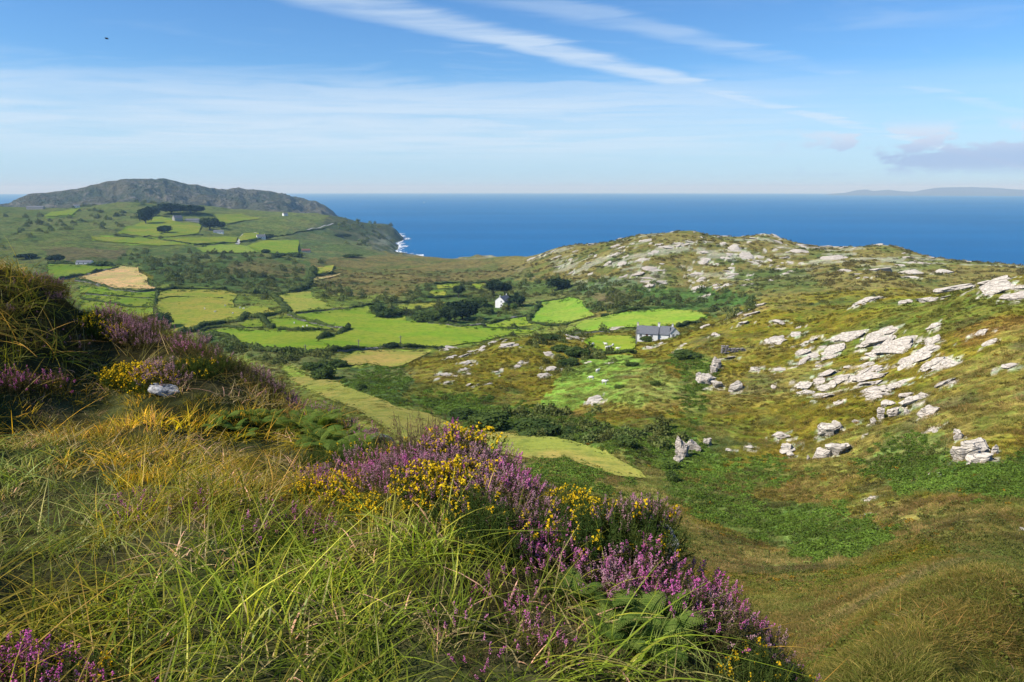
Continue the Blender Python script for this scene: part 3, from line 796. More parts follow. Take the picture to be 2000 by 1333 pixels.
M_hedge = leaf_mat('hedge_leaves', (0.038, 0.058, 0.018), (0.095, 0.125, 0.032), 0.2, 0.25)
M_bush = leaf_mat('bush_leaves', (0.038, 0.064, 0.018), (0.095, 0.135, 0.032), 0.22, 0.4)
M_pine = leaf_mat('conifer_leaves', (0.014, 0.028, 0.014), (0.034, 0.052, 0.020), 0.1, 0.4)
M_light = leaf_mat('light_leaves', (0.075, 0.125, 0.024), (0.14, 0.19, 0.032), 0.25, 0.4)
M_bark = simple_mat('bark', (0.085, 0.070, 0.055), 0.95, 0.4, 4.0)
M_stone = simple_mat('field_stone', (0.20, 0.19, 0.165), 0.95, 0.5, 1.5)

def make_hedge(line, h, wd, label, stone=0.0):
    P = []
    for px, py in line:
        p, r = hit(px, py, 85, 2400); P.append((p.x, p.y))
    P = np.array(P); seg = np.hypot(*np.diff(P, axis=0).T); L = np.concatenate([[0], np.cumsum(seg)])
    tot = L[-1]; n = max(6, int(tot / max(0.7, h * 0.5)))
    s = np.linspace(0, tot, n); x = np.interp(s, L, P[:, 0]); y = np.interp(s, L, P[:, 1])
    x = x + wd * 0.5 * fbm(s / 9., s * 0, 5, 2); y = y + wd * 0.5 * fbm(s / 9., s * 0 + 9, 6, 2)
    z = ground_z(x, y)
    base = (x[0], y[0], z[0])
    root = empty('hedgerow', base)
    g = Geo(); pool = []
    hv = h * (0.75 + 0.9 * fbm(s / 14., s * 0 + 3, 8, 3) + 0.25 * rng.random(n))
    hv = np.clip(hv, 0.35 * h, 1.7 * h)
    for i in range(n):
        if rng.random() < 0.05: continue
        c = (x[i] - base[0], y[i] - base[1], z[i] - base[2] + hv[i] * 0.42)
        rad_ = (wd * 0.5, wd * 0.5, hv[i] * 0.5)
        g.add(*lump(c, rad_, i + len(label), 1, 0.5))
        k = 10
        d = rng.normal(size=(k, 3)); d /= np.linalg.norm(d, axis=1)[:, None]; d[:, 2] = np.abs(d[:, 2]) * 1.0 - 0.2
        pool.append(np.array(c) + d * np.array([wd * 0.56, wd * 0.56, hv[i] * 0.6]))
    q, f = leaf_quads(np.concatenate(pool), 0.30 * max(0.6, h * 0.38))
    g.add(q, f)
    new_obj('foliage', g.mesh('foliage', M_hedge), root)
    if stone:
        gs = Geo()
        for i in range(0, n, 1):
            c = (x[i] - base[0], y[i] - base[1], z[i] - base[2] + h * 0.12)
            gs.add(*lump(c, (wd * 0.62, wd * 0.62, h * 0.30), i * 3 + 1, 1, 0.5))
        new_obj('earth_bank', gs.mesh('earth_bank', M_stone), root)
    return tag(root, label, 'hedge', 'hedges between the fields')
HEDGES = [
 ([(118,547),(150,541),(197,530),(229,524)], 2.6, 3.0, 'dark double hedge along the upper left side of the hay field', 1),
 ([(95,516),(140,516),(180,519),(232,521)], 2.4, 3.0, 'dark hedge behind the pasture above the hay field', 0),
 ([(150,549),(168,551),(197,559),(225,567),(273,572),(305,569)], 2.4, 3.2, 'thick dark hedge along the lower side of the hay field', 1),
 ([(305,569),(340,565),(400,565),(440,566)], 2.2, 3.0, 'hedge running along the top of the hummocky meadow', 0),
 ([(159,576),(225,580),(262,583),(301,584)], 1.3, 1.5, 'thin field wall between the two narrow pastures', 1),
 ([(160,585),(191,589),(224,595),(254,600),(300,600)], 1.8, 2.2, 'dark hedge below the second narrow pasture', 0),
 ([(308,571),(305,585),(303,599)], 2.0, 2.4, 'short hedge running down from the hay field corner', 0),
 ([(310,586),(330,582),(368,581),(434,584)], 1.2, 1.5, 'thin wall crossing the top of the hummocky meadow', 1),
 ([(355,654),(378,648),(395,640),(416,635),(463,628),(480,622)], 3.0, 4.2, 'thick bushy hedge along the bottom of the hummocky meadow', 0),
 ([(392,650),(403,643),(434,640),(470,641),(512,641)], 1.6, 2.0, 'straight dark hedge above the long field with utility poles', 0),
 ([(480,619),(508,622),(530,616),(548,612),(562,612)], 3.0, 4.0, 'tall dark hedge curving under the small pale meadow', 0),
 ([(529,578),(541,588),(555,600),(564,611)], 3.6, 5.0, 'tall overgrown hedge left of the trapezoid field', 0),
 ([(579,613),(620,609),(651,604),(690,603)], 1.3, 1.6, 'stone wall along the lower edge of the trapezoid field', 1),
 ([(690,603),(717,598),(790,592),(855,589)], 1.8, 2.4, 'hedge running from the trapezoid field to the trees', 0),
 ([(566,616),(590,627),(625,636),(657,641),(681,642)], 2.2, 2.8, 'diagonal hedge ending in a sharp field corner', 1),
 ([(546,646),(590,646),(650,648)], 1.7, 2.2, 'level hedge between the wedge plot and long field', 0),
 ([(681,643),(660,653),(640,658),(624,664)], 2.4, 3.2, 'hedge turning back from the sharp field corner', 0),
 ([(512,624),(518,632),(533,643)], 2.6, 3.4, 'short bushy hedge at the left tip of the wedge plot', 0),
 ([(391,656),(440,657),(470,673),(495,684),(540,689),(600,692),(650,688)], 2.2, 3.0, 'hedge along the lower edge of the long field with poles', 0),
 ([(650,688),(700,683),(750,678),(790,681),(860,680)], 2.0, 2.6, 'hedge between the largest field and yellow green field', 1),
 ([(840,633),(900,640),(940,634),(985,626),(1030,617)], 2.0, 2.8, 'wall of scrub below the white house and tree clump', 1),
 ([(1048,593),(1080,588),(1114,582)], 1.4, 1.8, 'low hedge along the top of the field right of the house', 1),
 ([(1055,598),(1038,615),(1031,628)], 2.6, 3.2, 'dark hedge at the left end of the field right of the house', 0),
 ([(1035,634),(1065,637),(1105,636),(1115,630),(1135,626)], 1.6, 2.0, 'hedge under the field right of the white house', 0),
 ([(945,641),(1000,643),(1040,644)], 0.9, 1.1, 'thin low wall at the right end of the largest field', 1),
 ([(1176,620),(1200,615),(1224,609),(1262,604)], 1.7, 2.0, 'dark hedge along the top left of the field behind the cottage', 0),
 ([(1100,652),(1150,651),(1190,650)], 1.1, 1.4, 'low broken wall above the cottage paddock', 1),
 ([(1325,640),(1345,633),(1365,630)], 1.8, 2.4, 'short hedge climbing right of the slate roofed cottage', 0),
 ([(1165,694),(1200,692),(1240,691)], 1.1, 1.6, 'low brownish hedge along the bottom of the cottage paddock', 0),
 ([(380,480),(420,477),(462,475)], 2.4, 3.6, 'dark hedge above the lime green far field', 0),
 ([(470,474),(510,467),(560,460),(610,450),(640,444)], 2.2, 3.2, 'long dark hedge rising to the right of the far farmhouse', 0),
 ([(226,461),(282,466),(330,470),(370,477)], 2.2, 3.4, 'hedge crossing the far hillside left of the pale lane', 0),
 ([(282,464),(312,458),(335,463),(395,460)], 1.8, 3.0, 'thin hedge under the grey far farmhouse field', 0),
 ([(612,528),(607,545),(600,560),(590,568)], 4.5, 7.0, 'tall line of scrub marking the stream through the heath', 0),
 ([(590,568),(560,573),(540,576),(500,574),(450,568)], 4.2, 6.5, 'dense line of dark bushes above the meadows', 0),
 ([(605,541),(640,535),(668,532)], 1.8, 3.0, 'thin hedge above the straw coloured strip', 0),
 ([(836,583),(870,582),(905,578)], 2.0, 3.0, 'hedge below the tiny clearing left of the house', 0),
 ([(850,556),(890,553),(950,552),(1000,556)], 1.8, 2.8, 'hedge along the top of the clearings behind the trees', 0),
]
for h in HEDGES: make_hedge(*h)

# trees and bushes: a few models of each kind, copied
def bush_model(seed, mat, n=900, blobs=9, low=0.0, size=0.055, core=True):
    """unit-size bush: about 1 wide, 1 high"""
    r = np.random.default_rng(seed); g = Geo(); pool = []
    for b in range(blobs):
        a = r.random() * 6.283; d = 0.30 * math.sqrt(r.random()); rr = 0.17 + 0.13 * r.random()
        c = np.array([math.cos(a) * d, math.sin(a) * d, low + rr + (1 - low - 2.2 * rr) * r.random() * (1.05 - d * 1.6)])
        if core: g.add(*lump(c, (rr * 0.86,) * 3, seed * 10 + b, 1, 0.5))
        k = int(n / blobs)
        p = r.normal(size=(k, 3)); p /= np.linalg.norm(p, axis=1)[:, None]
        pool.append(c + p * (rr * (0.75 + 0.42 * r.random(k)))[:, None])
    p = np.concatenate(pool); p[:, 2] = np.maximum(p[:, 2], 0.01)
    q, f = leaf_quads(p, size); g.add(q, f)
    return g.mesh('crown', mat)
def trunk_model(seed, h=0.5, rad_=0.035, limbs=4):
    r = np.random.default_rng(seed); g = Geo()
    g.add(*tube([(0, 0, -0.05), (0.01, 0.0, h * 0.4), (0.03, 0.02, h)], [rad_ * 1.3, rad_, rad_ * 0.6]))
    for i in range(limbs):
        a = r.random() * 6.28; z0 = h * (0.35 + 0.5 * r.random())
        g.add(*tube([(0.01, 0, z0), (math.cos(a) * 0.12, math.sin(a) * 0.12, z0 + 0.14), (math.cos(a) * 0.24, math.sin(a) * 0.24, z0 + 0.32)], [rad_ * 0.6, rad_ * 0.4, rad_ * 0.15], 5))
    return g.mesh('trunk', M_bark)
BUSH = [bush_model(s, M_bush, 1500, 12) for s in (1, 2, 3)]
DARK = [bush_model(s, M_pine, 1700, 11, 0.18) for s in (4, 5)]
PINE = [bush_model(s, M_pine, 1300, 10, 0.42, 0.05) for s in (6, 7)]
LITE = [bush_model(s, M_light, 1200, 10) for s in (8,)]
TRK = [trunk_model(s) for s in (1, 2)]
def place_tree(kind, px, py, wpx, hpx, label, name='tree', cat='tree', group='trees and bushes of the valley', rmin=85, rmax=2600):
    p, r = hit(px, py, rmin, rmax)
    sw, sh = wpx * r / FP, hpx * r / FP
    root = empty(name, p - Vector((0, 0, 0.1)), random.random() * 6.28)
    cr = new_obj('crown', random.choice({'b': BUSH, 'd': DARK, 'p': PINE, 'l': LITE}[kind]), root); cr.scale = (sw * 1.15, sw * 1.15, sh)
    tr = new_obj('trunk', random.choice(TRK), root); tr.scale = (sw, sw, sh)
    return tag(root, label, cat, group)
TREES = [
 ('p', 965, 583, 34, 40, 'tall dark pine standing left behind the white house'), ('p', 986, 581, 30, 30, 'dark pine directly behind the roof of the white house'),
 ('d', 1010, 598, 34, 24, 'dark round tree against the right side of the white house'), ('l', 1003, 605, 14, 16, 'small light green tree in front of the white house'),
 ('d', 1091, 566, 40, 25, 'lone dark tree on the slope under the rocky hill'), ('d', 903, 626, 52, 44, 'tallest dark tree of the clump below the white house'),
 ('d', 880, 628, 40, 34, 'dark tree left of the tallest one in the clump'), ('b', 850, 629, 40, 26, 'bushy tree near the left end of the clump'),
 ('b', 822, 629, 36, 22, 'round bush at the left tip of the dark clump'), ('l', 868, 633, 18, 18, 'pale green bush at the foot of the dark clump'),
 ('b', 757, 620, 40, 20, 'wide bush on the upper edge of the largest field'), ('b', 738, 612, 30, 22, 'taller bush left of the wide field edge bush'), ('b', 780, 616, 30, 16, 'low bush right of the wide field edge bush'),
 ('p', 896, 583, 24, 27, 'lone spreading tree left of the white house'), ('b', 930, 600, 44, 22, 'scrubby tree between lone tree and white house'), ('b', 950, 612, 30, 14, 'low bush left below the white house'),
 ('b', 633, 741, 46, 32, 'rounded dark bush at the foot of the grass strip'), ('b', 612, 722, 40, 18, 'low scrub bush behind the rounded dark bush'), ('b', 660, 716, 34, 16, 'low bush at the corner of the yellow green field'),
 ('d', 766, 681, 32, 13, 'low dark bush beside the tallest utility pole'), ('b', 705, 762, 22, 14, 'small bush on the bracken slope above the grass strip'),
 ('b', 955, 838, 84, 46, 'large willow bush above the grass strip'), ('b', 905, 822, 60, 30, 'bush at the left of the large willow bush'), ('b', 1045, 848, 92, 34, 'long low willow bush right of the largest one'),
 ('b', 1115, 856, 56, 26, 'bush at the right end of the willow row'), ('l', 1140, 862, 50, 22, 'pale green bush right of the willow row'), ('b', 1225, 872, 44, 26, 'grey green bush in the hollow below the rocky slope'),
 ('b', 1312, 940, 26, 26, 'small dark bush at the right end of the grass strip'), ('l', 1296, 915, 50, 22, 'pale bush beside the end of the grass strip'),
 ('b', 310, 640, 50, 32, 'dark bush rising behind the heather crest on the left'), ('b', 1210, 758, 20, 9, 'small brown bush in the rough meadow'), ('b', 1280, 752, 22, 11, 'dark tussock bush at the right of the rough meadow'), ('b', 1235, 715, 26, 10, 'low bush at the top of the rough meadow'),
 ('b', 1095, 686, 40, 14, 'dark gorse bush on top of the rocky knoll'), ('b', 1130, 696, 56, 22, 'wide dark gorse on the right shoulder of the knoll'), ('b', 1110, 714, 44, 18, 'gorse bush below the wide one on the knoll'),
 ('b', 1345, 700, 60, 18, 'dark gorse bush left of the ruined wall'), ('b', 1262, 668, 26, 14, 'leafy bush in front of the slate roofed cottage'), ('b', 1075, 664, 50, 14, 'dark scrub along the back edge of the knoll'),
 ('d', 335, 418, 40, 20, 'dark wood of conifers left above the grey far farmhouse'), ('d', 372, 417, 44, 16, 'dark wood of conifers right above the grey far farmhouse'), ('d', 285, 438, 24, 30, 'tall dark tree belt left of the far farm'), ('d', 300, 424, 22, 22, 'dark trees at the top of the far tree belt'),
 ('d', 322, 456, 22, 15, 'lone dark tree in the far hillside field'), ('d', 410, 450, 30, 26, 'dark tree group beside the far barn'), ('d', 433, 447, 16, 14, 'small dark tree right of the far barn'), ('d', 524, 468, 18, 11, 'dark shrub right of the far white farmhouse'), ('b', 520, 495, 16, 9, 'small bush below the cool green far field'),
 ('d', 108, 512, 26, 14, 'dark tree at the left end of the long low building'), ('b', 200, 520, 30, 10, 'dark bushes at the right end of the long low building'), ('d', 670, 465, 30, 9, 'dark scrub on the headland slope'), ('b', 690, 503, 36, 8, 'dark scrub line above the shore'),
 ('d', 50, 506, 30, 10, 'dark bush on the far left moor edge'), ('b', 575, 502, 30, 10, 'bush at the top edge of the scrub land'), ('b', 545, 503, 26, 10, 'small bush beside the top edge of scrub land'),
]
for t in TREES: place_tree(*t[:5], t[5], *((('bush', 'bush') if 'bush' in t[5] or 'scrub' in t[5] or 'gorse' in t[5] or 'shrub' in t[5] else ('tree', 'tree'))))
# ------------------------------------------------------------------ houses
M_white = simple_mat('whitewash', (0.78, 0.77, 0.73), 0.85, 0.12, 1.2)
M_slate = simple_mat('slate', (0.17, 0.175, 0.19), 0.6, 0.3, 2.5)
M_grey = simple_mat('grey_render', (0.34, 0.33, 0.31), 0.9, 0.25, 0.8)
M_pane = simple_mat('window_glass', (0.02, 0.022, 0.026), 0.15, 0.2, 1.0, spec=0.5)
M_wood = simple_mat('door_paint', (0.16, 0.06, 0.045), 0.6, 0.2, 2.0)
M_rust = simple_mat('rusty_sheet', (0.22, 0.10, 0.07), 0.8, 0.4, 0.9)
M_cream = simple_mat('cream_paint', (0.66, 0.60, 0.45), 0.85, 0.15, 1.5)
M_trim = simple_mat('white_trim', (0.82, 0.82, 0.80), 0.6, 0.1, 3.0)
def box_geo(x0, x1, y0, y1, z0, z1):
    v = np.array([(x, y, z) for z in (z0, z1) for y in (y0, y1) for x in (x0, x1)], float)
    f = np.array([(0, 2, 3, 1), (4, 5, 7, 6), (0, 1, 5, 4), (2, 6, 7, 3), (0, 4, 6, 2), (1, 3, 7, 5)])
    return v, f
def box_obj(name, b, mat, parent):
    return new_obj(name, mesh_np(name, *box_geo(*b), mat), parent)
def gable_block(root, L, Wd, H, R, wall, roof, x0=0.0, y0=0.0, rz=0.0, over=0.25, z=0.0, courses=True):
    """ridge along local x; walls with gables and a two-sided slated roof"""
    l, d = L / 2, Wd / 2
    V = [(-l, -d, -2.6), (l, -d, -2.6), (l, d, -2.6), (-l, d, -2.6), (-l, -d, H), (l, -d, H), (l, d, H), (-l, d, H), (-l, 0, H + R), (l, 0, H + R)]
    F = [(0, 1, 5, 4), (2, 3, 7, 6), (1, 2, 6, 9, 5), (3, 0, 4, 8, 7)]
    w_ = new_obj('wall', poly_mesh('wall', V, F, wall), root); w_.location = (x0, y0, z); w_.rotation_euler = (0, 0, rz)
    g = Geo(); nrow = 9; sl = math.hypot(d, R)
    for s in (-1, 1):
        for k in range(nrow):       # overlapping courses
            t0, t1 = k / nrow, (k + 1) / nrow + 0.03
            e = 1 + over / d
            ya, za = s * d * e * (1 - t0) * 1.0, H + R - R * e * (1 - t0)
            yb, zb = s * d * e * max(0, 1 - t1), H + R - R * e * max(0, 1 - t1)
            nx_, nz_ = s * R / sl, d / sl
            o = 0.09
            q = np.array([(-l - over * 0.6, ya + nx_ * (o + 0.05), za + nz_ * (o + 0.05)), (l + over * 0.6, ya + nx_ * (o + 0.05), za + nz_ * (o + 0.05)), (l + over * 0.6, yb + nx_ * o, zb + nz_ * o), (-l - over * 0.6, yb + nx_ * o, zb + nz_ * o),
                          (-l - over * 0.6, ya, za), (l + over * 0.6, ya, za), (l + over * 0.6, yb, zb), (-l - over * 0.6, yb, zb)])
            g.add(q, np.array([(0, 1, 2, 3), (4, 7, 6, 5), (0, 4, 5, 1), (0, 3, 7, 4), (1, 5, 6, 2)]))
    r_ = new_obj('roof', g.mesh('roof', roof), root); r_.location = (x0, y0, z); r_.rotation_euler = (0, 0, rz)
    return w_, r_
def window(parent, x, y, z, w_, h_, face):
    """a dark pane in a white frame set on a wall; face is the outward local direction"""
    ax = {'-y': (1, 0), '+y': (1, 0), '-x': (0, 1), '+x': (0, 1)}[face]; s = -1 if face[0] == '-' else 1
    root_g = Geo(); t = 0.09
    def bx(u0, u1, z0, z1, d0, d1):
        if ax[0]: return box_geo(x + u0, x + u1, min(y + s * d0, y + s * d1), max(y + s * d0, y + s * d1), z0, z1)
        return box_geo(min(x + s * d0, x + s * d1), max(x + s * d0, x + s * d1), y + u0, y + u1, z0, z1)
    for b in ((-w_ / 2 - t, -w_ / 2, z - t, z + h_ + t), (w_ / 2, w_ / 2 + t, z - t, z + h_ + t), (-w_ / 2, w_ / 2, z + h_, z + h_ + t), (-w_ / 2, w_ / 2, z - t, z), (-0.03, 0.03, z, z + h_)):
        root_g.add(*bx(*b, 0.003, 0.07))
    f = new_obj('window', root_g.mesh('window', M_trim), parent)
    new_obj('pane', mesh_np('pane', *bx(-w_ / 2, w_ / 2, z, z + h_, 0.004, 0.03), M_pane), f)
    return f
def chimney(root, x, y, z0, h, mat=None, wd=0.75, rz=0.0):
    c = box_obj('chimney', (x - wd / 2, x + wd / 2, y - wd * 0.36, y + wd * 0.36, z0, z0 + h), mat or M_white, root)
    g = Geo(); g.add(*box_geo(x - wd * 0.6, x + wd * 0.6, y - wd * 0.46, y + wd * 0.46, z0 + h, z0 + h + 0.14)); g.add(*tube([(x, y, z0 + h + 0.1), (x, y, z0 + h + 0.5)], [0.16, 0.13], 8))
    new_obj('chimney_cap', g.mesh('chimney_cap', M_grey), c)
    return c
def house_root(name, px, py, rz, label, cat='house', rmin=85):
    p, r = hit(px, py, rmin, 2600)
    base = p.copy()
    root = empty(name, base, rz)
    return tag(root, label, cat, None), r
# the long cottage at the edge of the right-hand slope
ct, r = house_root('cottage', 1276, 666, -0.32, 'long low white cottage with grey slate roof and chimneys by the paddock', 'cottage')
ct.location.z += 1.0
gable_block(ct, 8.4, 5.6, 2.3, 2.5, M_white, M_slate, -2.2, 0)
gable_block(ct, 4.2, 5.0, 2.3, 2.7, M_white, M_slate, 4.0, 0.4)
wing_w, wing_r = gable_block(ct, 4.4, 3.5, 2.9, 1.9, M_white, M_slate, 7.5, 0.2, -1.15)
chimney(ct, -6.2, 0, 4.0, 1.7, M_cream); chimney(ct, 1.95, 0.1, 4.1, 2.0, M_white, 0.8); chimney(ct, 7.0, 1.6, 4.3, 1.3, M_white, 0.6)
for xx in (-4.6, -0.4): window(ct, xx, -2.8, 0.9, 0.9, 1.0, '-y')
new_obj('door', mesh_np('door', *box_geo(-2.7, -1.8, -2.86, -2.802, 0.0, 2.0), M_wood), ct)
for yy in (-0.75, 0.75): window(wing_w, 2.2, yy, 1.2, 0.75, 1.3, '+x')
# the white house in the trees
wh, r = house_root('farmhouse', 983, 598, math.radians(62), 'white gabled house with grey roof among trees in the valley')
gable_block(wh, 11.0, 7.6, 4.6, 3.0, M_white, M_slate)
chimney(wh, -4.9, 0, 7.0, 1.5); chimney(wh, 4.9, 0, 7.0, 1.5)
for xx in (-3.2, 0.2, 3.4): window(wh, xx, 3.8, 1.0, 1.0, 1.4, '+y')
for zz in (0.9, 3.4): window(wh, -5.5, -1.3, zz, 0.9, 1.2, '-x')
gable_block(wh, 5.0, 5.0, 2.6, 1.8, M_cream, M_rust, 5.6, -3.2, 0.0)
def small_house(px, py, L, Wd, H, R, rz, label, wall, roof, chim=1, wins=2, cat='house', name='farmhouse'):
    root, r = house_root(name, px, py, rz, label, cat)
    gable_block(root, L, Wd, H, R, wall, roof)
    for k in range(chim): chimney(root, (-1 if k == 0 else 1) * (L / 2 - 0.6), 0, H + R * 0.8, 1.4)
    for k in range(wins): window(root, (k - (wins - 1) / 2) * L / (wins + 0.3), -Wd / 2, H * 0.4, 1.0, 1.2, '-y')
    return root
small_house(510, 467, 14, 8, 4.2, 3.4, 0.5, 'white far farmhouse at the end of the long rising hedge', M_white, M_slate, 2, 3)
small_house(427, 456, 16, 8, 3.0, 2.6, 0.2, 'small white barn beside far dark trees', M_white, M_slate, 0, 2, 'barn', 'barn')
small_house(347, 432, 16, 9, 6.0, 4.6, 0.9, 'tall grey gabled farmhouse high on the far hillside', M_grey, M_slate, 2, 2)
small_house(376, 433, 26, 7, 3.0, 2.4, 0.1, 'long grey outbuilding beside the grey far farmhouse', M_grey, M_slate, 0, 3, 'barn', 'barn')
small_house(166, 517, 16, 6, 2.4, 2.0, 0.05, 'long low white building behind the pasture on the far left', M_white, M_slate, 0, 3, 'building', 'barn')
small_house(70, 409, 36, 9, 4.0, 3.0, 0.1, 'long pale building high on the far left hillside', M_grey, M_slate, 0, 4, 'building', 'barn')
small_house(150, 406, 12, 8, 4.0, 3.0, 0.3, 'tiny white house below the far left hill', M_white, M_slate, 1, 2)
small_house(557, 422, 11, 8, 4.5, 3.2, 0.8, 'tiny white house on the skyline of the far hillside', M_white, M_slate, 1, 1)
small_house(598, 493, 13, 7, 3.0, 2.2, 0.2, 'small rust roofed shed in the far pasture', M_grey, M_rust, 0, 1, 'shed', 'shed')
# pale lane by the far farm
def ribbon(name, line, wd, mat, label, lift=0.5, rmin=85):
    P = [hit(px, py, rmin, 2600)[0] for px, py in line]
    V = []; F = []
    pts_ = []
    for a, b in zip(P[:-1], P[1:]):
        m = max(2, int((b - a).length / 6))
        pts_ += [a.lerp(b, t / m) for t in range(m)]
    pts_.append(P[-1])
    for i, p in enumerate(pts_):
        d = (pts_[min(i + 1, len(pts_) - 1)] - pts_[max(0, i - 1)]); nrm = Vector((-d.y, d.x, 0)).normalized()
        for s in (-0.5, 0.5):
            q = p + nrm * wd * s
            V.append((q.x, q.y, float(ground_z(q.x, q.y)) + lift))
    for i in range(len(pts_) - 1): F.append((2 * i, 2 * i + 1, 2 * i + 3, 2 * i + 2))
    return tag(new_obj(name, poly_mesh(name, V, F, mat, True)), label, None, None, 'structure')
M_lane = simple_mat('lane_gravel', (0.42, 0.40, 0.36), 0.95, 0.2, 0.3)
ribbon('lane', [(463, 478), (467, 473), (469, 466), (476, 458), (500, 455)], 5.0, M_lane, 'pale lane winding up to the far farmhouse')
ribbon('track', [(652, 437), (640, 441), (622, 446), (600, 450)], 3.0, M_lane, 'thin pale track climbing the headland slope')

# ------------------------------------------------------------------ rock
def rock_mat():
    m = bpy.data.materials.new('pale_rock'); m.use_nodes = True; m.node_tree.nodes.clear(); g = NT(m.node_tree)
    tcn = g.new('ShaderNodeNewGeometry'); P = tcn.outputs['Position']
    oi = g.new('ShaderNodeObjectInfo')
    n1 = g.noise(P, 0.45, 5, 0.65); n2 = g.noise(P, 2.6, 5, 0.65)
    mp = g.new('ShaderNodeMapping', i_Vector=P); mp.inputs['Rotation'].default_value = (0.5, 0.25, 0.6); mp.inputs['Scale'].default_value = (0.35, 1.2, 3.2)
    st = g.noise(mp.outputs[0], 1.1, 5, 0.6)
    vo = g.new('ShaderNodeTexVoronoi', feature='DISTANCE_TO_EDGE', i_Vector=mp.outputs[0], i_Scale=0.55).outputs[0]
    c = g.mix(g.ramp(n1, 0.32, 0.66), (0.62, 0.555, 0.465), (0.50, 0.445, 0.375))
    c = g.mix(g.ramp(n2, 0.50, 0.72, 0, 0.75), c, (0.27, 0.245, 0.21))
    c = g.mix(g.ramp(st, 0.56, 0.68, 0, 0.8), c, (0.15, 0.14, 0.12))
    c = g.mix(g.ramp(oi.outputs['Random'], 0.6, 1.0, 0, 0.3), c, (0.38, 0.30, 0.26))
    h = g.math('ADD', g.math('MULTIPLY', st, 1.2), g.math('ADD', g.math('MULTIPLY', n2, 0.45), g.math('MULTIPLY', g.ramp(vo, 0.0, 0.09), 0.9)))
    bm = g.new('ShaderNodeBump', i_Strength=1.0, i_Distance=0.35, i_Height=h)
    d = g.new('ShaderNodeBsdfDiffuse', i_Color=c, i_Roughness=1.0, i_Normal=bm.outputs[0])
    g.new('ShaderNodeOutputMaterial', i_Surface=d.outputs[0])
    return m
M_rock = rock_mat()
def rock_mesh(seed, sub=3, cuts=13, amp=0.30, blocky=0.0):
    """a faceted, jointed block: a sphere cut by planes, stepped along its bedding and roughened"""
    r = np.random.default_rng(seed); v, f = (ICO1, ICO2, ICO3)[sub - 1]; v = v.copy() * 1.15
    for _ in range(cuts):
        nrm = r.normal(size=3); nrm[2] *= 0.7; nrm /= np.linalg.norm(nrm); d = 0.48 + 0.36 * r.random()
        e = v @ nrm - d
        v = v - np.outer(np.maximum(e, 0) * 0.96, nrm)
    tilt = np.array([0.35 * r.normal(), 0.5 + 0.2 * r.normal(), 1.0]); tilt /= np.linalg.norm(tilt)
    lay = v @ tilt
    v = v + np.outer(0.028 * np.sign(np.sin(lay * 15 + seed)) * np.abs(np.sin(lay * 15 + seed)) ** 0.4, (v[:, 0].mean() + 1, 0.2, 0.0)) * np.sign(v[:, :1])
    k = np.array([mnoise.fractal(Vector(p) * 1.9 + Vector((seed * 3.1, 0, seed)), 1.0, 2.0, 4) for p in v])
    v = v * (1 + amp * k)[:, None]
    return mesh_np('rock', v, f, M_rock, False)
ROCKS = [rock_mesh(s) for s in range(12)]
RLOW = [rock_mesh(s + 40, 2, 9, 0.25) for s in range(6)]
BARE = []
def slab(parent, px, py, wpx, hpx, rmin, rmax, low=False, name='slab', thick=0.16, sink=0.24, chunky=False):
    p, r = hit(px, py, rmin, rmax)
    nrm = ground_n(p.x, p.y, max(1.0, r * 0.012))
    vd = (p - Vector((0, 0, CAMZ))).normalized()
    fore = max(0.22, abs(vd.dot(nrm)))
    wx_ = wpx * r / FP; hy = hpx * r / FP
    ly = min(hy / fore * 0.8, wx_ * 1.8)
    th_ = max(thick * min(wx_, ly), 0.12 * hy)
    if chunky:
        ly = min(ly, wx_) * 0.8; th_ = hy * 0.78; nrm = (nrm * 0.4 + Vector((0, 0, 1)) * 0.6).normalized(); sink = 0.10
    side = vd.cross(nrm).normalized(); up = nrm.cross(side).normalized()
    rot = Matrix((side, up, nrm)).transposed() @ Matrix.Rotation(random.gauss(0, 0.28), 3, 'Z') @ Matrix.Rotation(random.gauss(0, 0.10), 3, 'X') @ Matrix.Rotation(random.gauss(0, 0.10), 3, 'Y')
    o = new_obj(name, random.choice(RLOW if low else ROCKS), None)
    sx = random.choice((-1, 1)); o.color = (random.random(), 0, 0, 1)
    S = Matrix.Diagonal((wx_ * 0.60 * sx, ly * 0.60, th_ * 0.85))
    M = Matrix.Translation(p + nrm * (th_ * (0.35 - sink))) @ (rot @ S).to_4x4()
    if parent is not None:
        o.parent = parent
        M = Matrix.Translation(-parent.location) @ M
    o.matrix_basis = M
    BARE.append((p.x, p.y, wx_ * 0.5, ly * 0.5))
    return o, p
def outcrop(label, org, scale, slabs, rmin=85, rmax=320, group=None, chunky=False):
    """slabs given in a zoomed view of the photograph: origin, scale, then (x, y, w, h)"""
    S = [(org[0] + x / scale, org[1] + y / scale, w_ / scale, h_ / scale) for x, y, w_, h_ in slabs]
    p, r = hit(sum(s[0] for s in S) / len(S), max(s[1] for s in S), rmin, rmax)
    root = empty('rock_outcrop', p)
    bpy.context.view_layer.update()
    for s in S:
        slab(root, s[0], s[1] + (s[3] * 0.25 if chunky else 0), s[2], s[3], rmin, rmax, chunky=chunky)
        if s[2] > 22 and not chunky:       # break large slabs into neighbours
            slab(root, s[0] - s[2] * 0.28, s[1] + s[3] * 0.15, s[2] * 0.5, s[3] * 0.6, rmin, rmax)
            slab(root, s[0] + s[2] * 0.30, s[1] - s[3] * 0.1, s[2] * 0.45, s[3] * 0.7, rmin, rmax)
    return tag(root, label, 'rock outcrop', group)
Z5, Z4, Z3 = ((1500, 600), 3.808), ((1300, 480), 2.836), ((820, 530), 5.263)
g1 = 'rock outcrops on the right slope'
